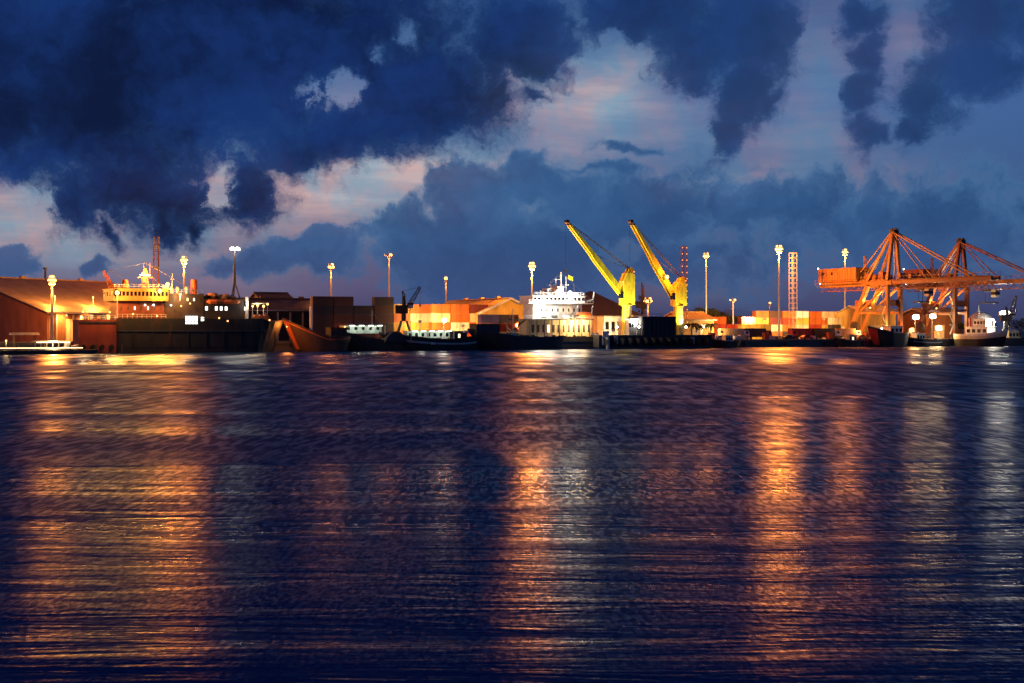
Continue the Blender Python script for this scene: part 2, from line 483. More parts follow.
M = dict(
    asphalt=mat('yard_concrete', (0.16, 0.15, 0.14), 0.85, scale=0.12),
    galv=mat('galvanised_steel', (0.42, 0.42, 0.41), 0.5, 0.4),
    dark=mat('dark_steel', (0.035, 0.035, 0.04), 0.55, rust=0.3),
    black=mat('black_hull_paint', (0.018, 0.018, 0.022), 0.5, rust=0.35, scale=0.35),
    brown=mat('weathered_brown_paint', (0.060, 0.034, 0.024), 0.7, rust=0.5),
    hullgrey=mat('dark_grey_hull_paint', (0.014, 0.013, 0.015), 0.65, rust=0.3, scale=0.3),
    hullred=mat('rust_red_hull_paint', (0.30, 0.050, 0.020), 0.55, rust=0.4, scale=0.4),
    boot=mat('boot_top_paint', (0.012, 0.012, 0.014), 0.6),
    white=mat('white_ship_paint', (0.76, 0.74, 0.70), 0.4, rust=0.25, scale=0.5),
    cream=mat('cream_paint', (0.66, 0.56, 0.36), 0.6),
    buff=mat('buff_yellow_paint', (0.30, 0.17, 0.040), 0.6, rust=0.2),
    darkred=mat('dark_red_house_paint', (0.17, 0.034, 0.014), 0.6, rust=0.35),
    orange=mat('orange_paint', (0.55, 0.13, 0.03), 0.5, rust=0.3),
    yellow=mat('crane_yellow_paint', (0.80, 0.66, 0.02), 0.45, rust=0.3, vary=.4, scale=.9),
    gantry=mat('gantry_orange_paint', (0.42, 0.205, 0.045), 0.5, rust=0.4),
    gantryred=mat('gantry_red_paint', (0.30, 0.100, 0.040), 0.5, rust=0.4),
    ochre=mat('ochre_wall_sheeting', (0.62, 0.40, 0.10), 0.65, sheet=('x', 0.8)),
    roof=mat('brown_roof_sheeting', (0.27, 0.16, 0.10), 0.55, sheet=('x', 0.7), rust=0.4, scale=0.2),
    darkroof=mat('dark_roof_sheeting', (0.045, 0.032, 0.032), 0.6, sheet=('x', 0.7), rust=0.3, scale=0.2),
    wallbrown=mat('red_brown_wall_sheeting', (0.20, 0.085, 0.05), 0.7, sheet=('x', 0.6), rust=0.3),
    rubber=mat('black_rubber', (0.015, 0.015, 0.015), 0.9),
    rope=mat('wire_rope', (0.08, 0.075, 0.07), 0.7),
    wood=mat('tarred_wood', (0.075, 0.042, 0.025), 0.7, scale=0.8),
    teal=mat('pale_teal_paint', (0.45, 0.62, 0.55), 0.5),
    glass=mat('dark_window_glass', (0.01, 0.012, 0.016), 0.08, spec=0.6),
    bark=mat('tree_bark', (0.10, 0.07, 0.05), 0.9, scale=3),
    leaf=mat('tree_leaves', (0.055, 0.075, 0.028), 0.7, vary=0.5, scale=1.5),
    cargo=mat('brown_sacking', (0.24, 0.105, 0.05), 0.85, scale=1.5, vary=0.5),
    red=mat('signal_red_paint', (0.55, 0.04, 0.025), 0.45, rust=0.15),
    blue=mat('blue_paint', (0.04, 0.09, 0.22), 0.45),
    e_sod=emit('sodium_lens', (1.0, 0.50, 0.15), 4.5),
    e_white=emit('white_lens', (1.0, 0.93, 0.78), 20),
    e_tube=emit('fluorescent_tube', (0.93, 1.0, 0.86), 6),
    e_tubewarm=emit('warm_tube', (1.0, 0.62, 0.30), 6),
    e_win=emit('lit_window', (1.0, 0.80, 0.48), 2.6),
    e_winw=emit('lit_window_white', (0.95, 1.0, 0.86), 2.6),
    e_red=emit('red_lamp', (1.0, 0.05, 0.02), 14),
    e_orange=emit('orange_lamp', (1.0, 0.30, 0.05), 2.6),
)
# ---------------------------------------------------------------- ground
def quay_pt(px, off=0.0):
    y = (408 - 1.118 * off) / (1 - 0.5 * (px - 512) / FOC)
    return (WX(px, y), y)
def ground():
    a, b = quay_pt(-900), quay_pt(1900)
    back = [(2200, 2400), (-2200, 2400), (-2200, a[1] + 40)]
    top = [a, b] + back
    mb = MB(); n = len(top)
    mb.add([(x, y, GZ) for x, y in top] + [(x, y, -2.0) for x, y in top],
           [tuple(range(n)), (0, n, n + 1, 1), (n - 1, 2 * n - 1, n, 0), (1, n + 1, n + 2, 2)])
    tag(mb.build('ground', M['asphalt']), kind='structure')
ground()
def quay_edge():
    f = Frame(-40, 0.003, z=0)
    r = thing('quay_wall', 'dark concrete quay wall with coping and rubber fenders behind the moored ships', 'quay wall', f.loc, QA)
    x1 = f.x(1080)
    MB().box(0, x1, -0.5, 1.2, GZ - 0.55, GZ + 0.22).build('coping', M['asphalt'], r)
    k = 8.0
    while k < x1:
        MB().tube((k, -0.95, 0.3), (k, -0.95, GZ - 0.7), 0.42, n=8).build('fender', M['rubber'], r)
        k += 16.0
quay_edge()

# ---------------------------------------------------------------- floodlight masts
ME_FLOOD = MB().box(-0.55, 0.55, -0.30, 0.30, -0.32, 0.32).add([(-0.55, -0.30, 0.32), (0.55, -0.30, 0.32), (0.4, -0.7, 0.42), (-0.4, -0.7, 0.42)], [(0, 1, 2, 3)])
def flood_pair(parent, loc, rz, tilt, sod, scale=1.0, me={}):
    if 'h' not in me:
        me['h'] = ME_FLOOD.mesh('floodlight', M['galv'])
        for k, m in (('s', 'e_sod'), ('w', 'e_white')):
            me[k] = MB().box(-0.5, 0.5, -0.36, -0.302, -0.28, 0.28).mesh('lens', M[m])
    h = bpy.data.objects.new('floodlight', me['h']); COL.objects.link(h); h.parent = parent
    h.location = loc; h.rotation_euler = (tilt, 0, rz); h.scale = (scale,) * 3
    l = bpy.data.objects.new('lens', me['s' if sod else 'w']); COL.objects.link(l); l.parent = h
    return h
def mast(label, px, py, back, power, col=SOD, n=8, arm=0.55, r=0.42, sc=0.95, base_z=GZ, lit=None, pm='galv'):
    Y = quay_y(px, back)
    z = WZ(py, Y) - base_z
    o = thing('floodlight_mast', label, 'light mast', (WX(px, Y), Y, base_z), 0, 'floodlight masts along the harbour')
    MB().cb((0, 0, 0.3), (1.8, 1.8, 0.6)).build('base', M['asphalt'], o)
    p = MB().tube((0, 0, 0.6), (0, 0, z + 0.7), r, r * 0.5, 10)
    p.tube((0, 0, 0.6), (0, 0, 1.8), r * 1.5, r * 1.2, 10).build('pole', M[pm], o)
    ring = MB()
    for k in range(n):
        a0, a1 = 2 * math.pi * k / n, 2 * math.pi * (k + 1) / n
        ring.bar((arm * math.cos(a0), arm * math.sin(a0), z - 0.5), (arm * math.cos(a1), arm * math.sin(a1), z - 0.5), 0.14)
        ring.bar((0, 0, z - 0.9), (arm * math.cos(a0), arm * math.sin(a0), z - 0.5), 0.10)
    ring.tube((0, 0, z - 0.6), (0, 0, z + 0.5), 0.18, 0.10)
    ring.cb((0, 0, z - 1.0), (0.9, 0.9, 0.25))
    ring.build('head_frame', M[pm], o)
    for k in range(n):
        a = 2 * math.pi * (k + 0.5) / n
        flood_pair(o, ((arm + .15) * math.cos(a), (arm + .15) * math.sin(a), z - 0.1), a + math.pi / 2, -0.45, col is not WHITE, sc)
        if n >= 6 and k % 2 == 1:
            flood_pair(o, ((arm * .8) * math.cos(a), (arm * .8) * math.sin(a), z - 0.95), a + math.pi / 2, -0.8, col is not WHITE, sc * .9)
        if n >= 5 and k % 2 == 0:
            flood_pair(o, ((arm * .7) * math.cos(a), (arm * .7) * math.sin(a), z + 0.75), a + math.pi / 2, -0.3, col is not WHITE, sc)
    if power > 0:
        lamp(o, (0, 0, z - 2.6), power * PW, col, 0.8)
    return o
PW = 84000
mast('tall lit sodium mast in front of the brown warehouse, leftmost of the masts', 52, 280, 14, 0.55)
mast('orange sodium mast rising behind the dark ship with the lit bridge', 184, 260, 70, 0.9, n=6)
mast('orange sodium mast behind the long dark shed and brown containers', 331, 267, 70, 0.15, n=5)
mast('slender pink lit mast behind the small harbour crane, weakly burning', 389, 255, 70, 0.08, n=3, arm=1.0)
mast('thin mast with a dim head above the orange container stacks', 446, 278, 90, 0.07, n=2, arm=0.7)
mast('bright sodium mast beside the white ship and ochre gable warehouse', 532, 266, 27, 1.3)
mast('sodium mast right of the red and white lattice tower', 706, 256, 70, 0.22, n=5)
mast('biggest and brightest sodium mast, beside the ladder tower over the containers', 779, 249, 34, 2.0, arm=.75, sc=1.1)
mast('sodium mast behind the orange gantry crane machinery house', 845, 252, 80, 0.6, n=6)
mast('short dim mast standing among the containers right of the orange shed', 733, 300, 100, 0.04, n=3, arm=0.8)
mast('small distant mast with a tiny lamp left of the brightest mast', 769.5, 303, 170, 0.02, n=2, arm=0.6)
mast('low sodium mast between the two yellow ship cranes', 648, 301, 30, 0.08, n=5, arm=0.9)

def work_light(label, px, py, off, power, col=WARM, base_z=GZ, sc=1.0, n=1, inland=False):
    Y = quay_y(px) - 1.118 * off / (1 - 0.5 * (px - 512) / FOC)
    z = WZ(py, Y) - base_z
    o = thing('work_floodlight', label, 'work light', (WX(px, Y), Y, base_z), 0, 'low work lights on the quay')
    MB().tube((0, 0, 0), (0, 0, z - 0.3), 0.11, 0.08).cb((0, 0, 0.08), (0.7, 0.7, 0.16)).build('post', M['galv'], o)
    MB().bar((-0.6 * n, 0, z - 0.25), (0.6 * n, 0, z - 0.25), 0.12).build('crossarm', M['galv'], o)
    for k in range(n):
        flood_pair(o, ((k - (n - 1) / 2) * 1.15 * sc, 0, z + 0.1), math.pi if inland else 0.2, -0.15, col is SOD, sc * (1.0 if inland else 1.25))
    if inland: spot(o, (0, 0.6, z + 0.1), (-0.4, 0.85, 0.12) if px > 430 else (0.3, 0.9, 0.1), power * PW, col, 130 if px > 430 else 110)
    else: lamp(o, (0, -0.9, z + 0.1), power * PW, col, 0.6)
    return o
work_light('white work light in front of the yellow lit containers', 404, 318, -12, 0.03, WHITE)
work_light('white work light in front of the orange stacks behind the grey boat', 444, 321, -10, 0.028, WHITE)
work_light('warm work light beside the palms by the orange shed', 702, 327, -14, 0.10, WARM)
work_light('left upper sodium work light behind the dark freighter bow under the gantry cranes', 915, 318, -14, 0.15, WARM, sc=1.7)
work_light('right upper sodium work light between the gantry crane legs', 932, 317, -16, 0.15, WARM, sc=1.7)
work_light('lower orange work light left of the white round bowed tug', 911, 331, -3, 0.07, SOD, sc=1.4)
work_light('lower warm work light close to the white round bowed tug', 938, 329, -3, 0.10, WARM, sc=1.6)
work_light('big white work light by the black mobile crane at the far right', 1004, 314, -8, 0.40, WHITE, sc=1.5, n=2)
work_light('white work light low down beside the big one at the far right', 1009, 336, -2, 0.06, WHITE)
work_light('warm work light low at the foot of the gantry crane legs', 882, 330, -6, 0.06, WARM)

for lab, px, py, off, pw, c in (  # added lights turned inland, lenses unseen, to brighten the stacks and facades
        ('added sodium work light in front of the brown container stack behind the wooden bow', 352, 330, -8, 0.012, SOD),
        ('added sodium work light between the lit containers and the grey boat', 420, 322, -14, 0.22, WARM),
        ('added sodium work light at the foot of the orange stacks left of the ochre gable', 463, 326, -8, 0.16, AMBER),
        ('added warm work light before the door of the ochre gable warehouse', 519, 326, -8, 0.10, AMBER),
        ('added warm work light by the white cabin block left of the first yellow crane', 613, 331, -4, 0.05, WARM),
        ('added sodium work light at the left end of the containers right of the orange shed', 722, 332, -2.5, 0.04, AMBER),
        ('added warm work light in front of the yellow containers left of the brightest mast', 752, 329, -12, 0.22, WARM),
        ('added warm yard light before the container stacks beside the ladder tower', 799, 319, -42, 0.42, WARM),
        ('added warm yard light before the right end of the tall container stacks', 824, 319, -42, 0.36, WARM),
        ('added sodium work light left of the gantry crane landside leg', 843, 328, -20, 0.10, AMBER),
        ('added sodium work light in the middle of the left gantry crane portal', 871, 331, -6, 0.10, AMBER),
        ('added warm yard light before the four tier stacks at the brightest mast', 765, 319, -38, 0.42, WARM),
        ('added sodium work light deep under the right gantry crane beside the shed', 951, 325, -26, 0.12, AMBER)):
    wl = work_light(lab, px, py, off, pw * 1.6, c, inland=True, sc=.8)

# ---------------------------------------------------------------- towers
def lattice_tower(label, px, py, back, w0, w1, m, lampm=None, lights=0, bays=14, top=None, rungs=False, th=0.20, tb=0.10, diag=True):
    Y = quay_y(px, back); z = WZ(py, Y) - GZ
    o = thing('lattice_tower', label, 'tower', (WX(px, Y), Y, GZ), 0.4)
    MB().lattice((0, 0, 0.3), (0, 0, z), w0, w1, bays, th, tb, diag).build('lattice', M[m], o)
    MB().cb((0, 0, 0.15), (w0 + 1, w0 + 1, 0.3)).build('base', M['asphalt'], o)
    if lights:
        for k in range(lights):
            for s in (-1, 1):
                zz = z * (0.12 + 0.86 * k / (lights - 1)); w = w0 + (w1 - w0) * zz / z
                MB().ball((s * w / 2, -w / 2 - 0.25, zz), 0.19, 6).build('lamp', M[lampm], o)
    if top:
        MB().tube((0, 0, z), (0, 0, z + top), 0.10, 0.05, 6).build('aerial', M['dark'], o)
    if rungs:
        a = MB()
        for k in range(3):
            a.cb((0, -w0 / 2 - 0.4, z * (0.5 + 0.2 * k)), (1.6, 0.4, 1.0))
        a.cb((0.7, -w0 / 2 - 0.3, z - 1.0), (0.4, 0.4, 1.8)).cb((-0.7, -w0 / 2 - 0.3, z - 1.2), (0.4, 0.4, 1.8))
        a.build('antenna', M['galv'], o)
    return o
lattice_tower('tall red and brown telecom lattice tower behind the ship with the yellow bridge', 156, 237, 60, 1.9, 1.3, 'gantryred', top=2, rungs=True)
lattice_tower('lattice tower strung with two rows of red and orange lamps by the second yellow crane', 683, 246, 30, 2.0, 1.6, 'gantryred', 'e_orange', 14, 12, th=.16, tb=.08)
lattice_tower('pale ladder like lattice tower standing beside the brightest mast', 793, 253, 40, 2.0, 1.9, 'galv', None, 0, 17, th=0.17, tb=0.20, diag=False)
# ---------------------------------------------------------------- buildings
def gable_hall(name, label, loc, rotz, L, W, eave, ridge, wall, roof, doors=(), posts=0, trim=None, roof_over=0.7):
    """local x along the eaves, y across; gable ends at x=0 and x=L"""
    o = thing(name, label, 'warehouse', loc, rotz)
    MB().prismx([(0, 0), (W, 0), (W, eave), (W / 2, ridge - 0.25), (0, eave)], 0, L).build('wall', M[wall], o)
    e = roof_over; s = (ridge - eave) / (W / 2)
    rf = MB()
    for a, b in ((-e, W / 2), (W + e, W / 2)):
        za = eave - s * e + 0.12
        rf.prismx([(a, za), (b, ridge + 0.12), (b, ridge + 0.36), (a, za + 0.24)], -e, L + e)
    r = rf.build('roof', M[roof], o)
    cp = MB()
    cp.tube((-e, W / 2, ridge + 0.42), (L + e, W / 2, ridge + 0.42), 0.22, n=6)
    k = 8.0
    while k < L - 4:
        cp.box(k, k + 1.6, W / 2 - 0.5, W / 2 + 0.5, ridge + 0.36, ridge + 1.1); k += 12
    cp.build('ridge_cap', M[roof], r)
    if trim:
        t = MB()
        for a, b in ((-e, W / 2), (W + e, W / 2)):
            za = eave - s * e + 0.2
            t.bar((-e - 0.06, a, za), (-e - 0.06, b, ridge + 0.3), 0.10, 0.65)
        t.build('verge_board', M[trim], o)
    g = MB(); g.bar((-e, -e - 0.1, eave - s * e + 0.1), (L + e, -e - 0.1, eave - s * e + 0.1), 0.25)
    g.build('gutter', M['galv'], o)
    for (x0, x1, z1, side) in doors:
        d = MB()
        if side == 'front': d.box(x0, x1, -0.16, -0.02, 0.02, z1)
        else: d.box(-0.16, -0.02, x0, x1, 0.02, z1)
        dd = d.build('door', M['cream' if wall != 'cream' else 'brown'], o)
        f = MB()
        n = max(2, int((x1 - x0) / 1.6))
        for i in range(n + 1):
            x = x0 + (x1 - x0) * i / n
            if side == 'front': f.box(x - 0.07, x + 0.07, -0.26, -0.162, 0.02, z1)
            else: f.box(-0.26, -0.162, x - 0.07, x + 0.07, 0.02, z1)
        f.build('door_rib', M['galv'], dd)
    for i in range(posts):
        x = L * (i + 0.5) / posts
        MB().box(x - 0.18, x + 0.18, -0.42, -0.02, 0, eave - 0.6).build('column', M['galv'], o)
    return o

a = R(64)
C0 = Vector((WX(47, 380), 380, GZ))
o = gable_hall('warehouse', 'big brown roofed warehouse at the far left lit below the eaves by added lamps', C0, a, 58, 60, 8.0, 18.0, 'wallbrown', 'roof',
           doors=((7, 15, 6.2, 'front'), (19, 27, 6.2, 'front')), posts=9)
MB().tube((30, 30, 18.0), (30, 30, 21.5), 0.35, 0.3).cb((30, 30, 21.7), (0.9, 0.9, 0.5)).build('vent_pipe', M['dark'], o)
for k in (5, 15, 27):  # lamps added under the eaves to light the wall
    MB().tube((k, -0.5, 7.2), (k, -2.2, 7.5), .07).build('lamp_bracket', M['galv'], o)
    MB().ball((k, -2.2, 7.2), .22, 8).build('added_eaves_lamp', M['e_sod'], o)
    spot(o, (k, -2.4, 6.9), (0, .75, -.65), 0.09 * PW, AMBER, 140, .3)
for k in (7, 22, 38):  # lamps added on the roof for a bright pool along the eave
    MB().tube((k, 4.0, 9.2), (k, 4.0, 12.4), .07).build('lamp_post', M['galv'], o)
    MB().ball((k, 4.0, 12.6), .24, 8).build('added_roof_lamp', M['e_sod'], o)
    lamp(o, (k, 3.4, 12.9), 0.17 * PW, AMBER, .3)
# long dark transit shed behind the ships
f = Frame(246, -34)
Ls = f.x(392)
gable_hall('warehouse', 'long low dark roofed shed behind the ship and the wooden bow', (f.loc.x, f.loc.y, GZ), QA, f.x(345), 26, 9.0, 12.3, 'hullgrey', 'darkroof', posts=8)
f2 = Frame(266, -44)
o = gable_hall('warehouse', 'dark shed with the raised monitor roof behind the long low shed', (f2.loc.x, f2.loc.y, GZ), QA, f2.x(297), 22, 11.0, 14.3, 'hullgrey', 'darkroof')
# ochre gable hall: gable end faces the water
g = Frame(479, -22)
gy = g.loc
wid = g.x(541)
o = gable_hall('warehouse', 'ochre yellow gable fronted warehouse left of the white ship', (gy.x + wid * math.cos(QA), gy.y + wid * math.sin(QA), GZ), QA + math.pi / 2, 46, wid, 8.2, 12.6, 'ochre', 'ochre',
           doors=((8, 14, 5.5, 'end'),), trim='white')
# dark hipped roof behind the white ship
def hip_hall(label, px0, px1, off, depth, eave, ridge, wall, roof):
    f = Frame(px0, off); L = f.x(px1)
    o = thing('warehouse', label, 'warehouse', (f.loc.x, f.loc.y, GZ), QA)
    MB().box(0, L, 0, depth, 0, eave).build('wall', M[wall], o)
    e = 0.8; i = depth / 2 * 0.9
    vs = [(-e, -e, eave), (L + e, -e, eave), (L + e, depth + e, eave), (-e, depth + e, eave), (i, depth / 2, ridge), (L - i, depth / 2, ridge)]
    MB().add(vs, [(3, 2, 1, 0), (0, 1, 5, 4), (1, 2, 5), (2, 3, 4, 5), (3, 0, 4)]).build('roof', M[roof], o)
    for k in range(int(L / 7)):
        w = MB().box(3 + k * 7, 5.4 + k * 7, -0.12, -0.01, 2.2, 4.2).build('window', M['cream'], o)
        MB().box(3.2 + k * 7, 5.2 + k * 7, -0.16, -0.122, 2.4, 4.0).build('pane', M['glass'], w)
    return o
hip_hall('hip roofed dark brown warehouse between the white ship and the first yellow crane', 578, 641, -40, 26, 8.0, 16.5, 'cream', 'darkroof')
f = Frame(684, -24)
gable_hall('shed', 'orange lit low shed behind the palms right of the lattice tower of lamps', (f.loc.x, f.loc.y, GZ), QA, f.x(714), 14, 6.6, 8.8, 'ochre', 'ochre', doors=((3, 7, 4.2, 'front'),))
f = Frame(862, -46)
gable_hall('shed', 'yellow lit shed seen between the legs of the left gantry crane', (f.loc.x, f.loc.y, GZ), QA, f.x(896), 14, 9.5, 11.8, 'ochre', 'cream', doors=((4, 9, 5, 'front'),))
f = Frame(926, -40)
gable_hall('shed', 'orange lit shed between the legs of the right gantry crane', (f.loc.x, f.loc.y, GZ), QA, f.x(962), 14, 9.0, 11.0, 'wallbrown', 'ochre', doors=((4, 9, 5, 'front'),))
# white portacabins right of the white ship
def cabin(label, px0, px1, off, h, wall='white', nwin=3, z0=0.0):
    f = Frame(px0, off); L = f.x(px1)
    o = thing('site_cabin', label, 'cabin', (f.loc.x, f.loc.y, GZ + z0), QA)
    MB().box(0, L, 0, 4, 0, h).build('wall', M[wall], o)
    MB().box(-0.2, L + 0.2, -0.3, 4.2, h + 0.003, h + 0.18).build('roof', M['galv'], o)
    for k in range(nwin):
        x = L * (k + 0.5) / nwin
        w = MB().box(x - 0.7, x + 0.7, -0.08, -0.004, h * 0.42, h * 0.80).build('window', M['galv'], o)
        MB().box(x - 0.6, x + 0.6, -0.11, -0.083, h * 0.45, h * 0.77).build('pane', M['glass'], w)
    return o
cabin('white two storey cabin block just left of the first yellow crane', 604, 622, -10, 7.4, nwin=3)
cabin('pale site cabin between the two yellow ship cranes', 633, 645, -14, 7.8, nwin=2)
# dome roofed white store at the far right
f = Frame(981, -22)
o = thing('storage_dome', 'white floodlit storage dome left of the biggest white work light', 'dome', (f.loc.x, f.loc.y, GZ), QA)
MB().tube((5, 5, 0), (5, 5, 6), 4.6, 4.6, 20).build('wall', M['white'], o)
MB().ball((5, 5, 6.003), 4.7, 20, (1, 1, 0.85), top=True).build('roof', M['white'], o)
MB().box(3.8, 6.2, 0.1, 0.5, 0.02, 3.2).build('door', M['dark'], o)
lamp(o, (2, -4, 7), 0.05 * PW, WHITE, 0.4)
MB().tube((2, -4, 0), (2, -4, 6.6), 0.09, 0.07).build('lamp_post', M['galv'], o)
MB().ball((2, -4, 7.0), 0.35, 8).build('lamp_globe', M['e_white'], o)

# ---------------------------------------------------------------- containers
CC = dict(red=(0.36, 0.045, 0.022), orange=(0.50, 0.135, 0.025), yellow=(0.62, 0.40, 0.07), beige=(0.66, 0.55, 0.36), brown=(0.075, 0.032, 0.02),
          maroon=(0.17, 0.03, 0.028), purple=(0.20, 0.07, 0.15), dark=(0.035, 0.03, 0.032), grey=(0.28, 0.27, 0.26), white=(0.75, 0.72, 0.66), blue=(0.03, 0.07, 0.20))
CM = {k: mat(k + '_container_paint', v, 0.5, rust=0.35, scale=0.5) for k, v in CC.items()}
CL, CW = 6.06, 2.44
def container_meshes(h, col, cache={}):
    if (h, col) in cache: return cache[(h, col)]
    mb = MB(); d = 0.07
    mb.box(d, CL - d, d, CW - d, 0.16, h - 0.05)
    for x in (0, CL - 0.16):
        for y in (0, CW - 0.16):
            mb.box(x, x + 0.16, y, y + 0.16, 0, h)
    for z in (0.02, h - 0.16):
        for y in (0.012, CW - 0.132): mb.box(0.16, CL - 0.16, y, y + 0.12, z, z + 0.14)
        for x in (0.012, CL - 0.132): mb.box(x, x + 0.12, 0.16, CW - 0.16, z, z + 0.14)
    k = 0.32
    while k < CL - 0.4:
        mb.box(k, k + 0.14, 0.025, d, 0.18, h - 0.18); mb.box(k, k + 0.14, CW - d, CW - 0.025, 0.18, h - 0.18); k += 0.29
    body = mb.mesh('shipping_container', CM[col])
    dr = MB()
    for y in (0.19, CW / 2 + 0.02): dr.box(-0.015, d - 0.003, y, y + CW / 2 - 0.21, 0.18, h - 0.18)
    for y in (0.45, 0.9, 1.54, 1.99): dr.box(-0.045, -0.016, y - 0.02, y + 0.02, 0.2, h - 0.2)
    door = dr.mesh('door', CM[col])
    cache[(h, col)] = (body, door)
    return cache[(h, col)]
ORD = ['bottom', 'second', 'third', 'fourth', 'fifth', 'sixth']
NTH = ['first', 'second', 'third', 'fourth', 'fifth', 'sixth', 'seventh', 'eighth', 'ninth', 'tenth', 'eleventh', 'twelfth']
def block(where, px0, off, h, stacks, gap=0.30, flip=False, rows=1, grp=None):
    """stacks: list of strings of colour initials from the ground up"""
    f = Frame(px0, off)
    key = {'r': 'red', 'o': 'orange', 'y': 'yellow', 'b': 'beige', 'n': 'brown', 'm': 'maroon', 'p': 'purple', 'd': 'dark', 'g': 'grey', 'w': 'white', 'u': 'blue'}
    ns = sum(1 for s in stacks if s.strip())
    i = -1
    for si, s in enumerate(stacks):
        if not s.strip(): continue
        i += 1
        for ti, ch in enumerate(s):
            if ch == ' ': continue
            col = key[ch]
            body, door = container_meshes(h, col)
            jx, jy = rng.uniform(-0.05, 0.05), rng.uniform(-0.08, 0.08)
            x = si * (CL + gap) + jx
            c, n = math.cos(QA), math.sin(QA)
            o = bpy.data.objects.new('shipping_container', body); COL.objects.link(o)
            o.location = (f.loc.x + c * x - n * jy, f.loc.y + n * x + c * jy, GZ + 0.003 + ti * (h + 0.006)); o.rotation_euler = (0, 0, QA)
            lvl = 'top' if ti == len(s) - 1 and ti else ORD[ti]
            if ns == 1: lab = f'{col} container, {lvl} tier of the single stack {where}'
            else: lab = f'{col} container, {lvl} tier, {NTH[i]} stack from the left {where}'
            tag(o, lab, 'container', grp or f'containers {where}')
            d = bpy.data.objects.new('door', door); COL.objects.link(d); d.parent = o
block('behind the wooden bow', 313, -24, 2.6, ['nnndn', 'dmndn', 'ndnd', 'mdnnd'])
block('by the harbour crane', 391, -30, 2.75, ['oyoy', 'oybo', 'rybw'])
block('behind the grey boat', 432, -24, 2.75, ['robo', 'rwoo', 'orbm', 'oroy'[:3] + 'y'])
block('before the ochre gable', 481, -9, 2.6, ['nrp', 'orn'])
block('right of orange shed', 712, -44, 2.6, ['oro', 'rr', 'oyb'[:2] + 'o', 'ro'], gap=0.3)
block('left of brightest mast', 742, -28, 2.6, ['yy', 'yy'])
block('at brightest mast', 756, -70, 2.6, ['oryo', 'obmn', 'doro', 'obyw'])
block('beside ladder tower', 783, -74, 2.6, ['nbyo', 'mrwb', 'droo', 'myob', 'doby', 'mrwo'])
block('left of gantry crane', 832, -58, 2.6, ['rdb', 'moy', 'dow'])
block('behind gantry crane', 868, -60, 2.6, ['or', 'yo'])
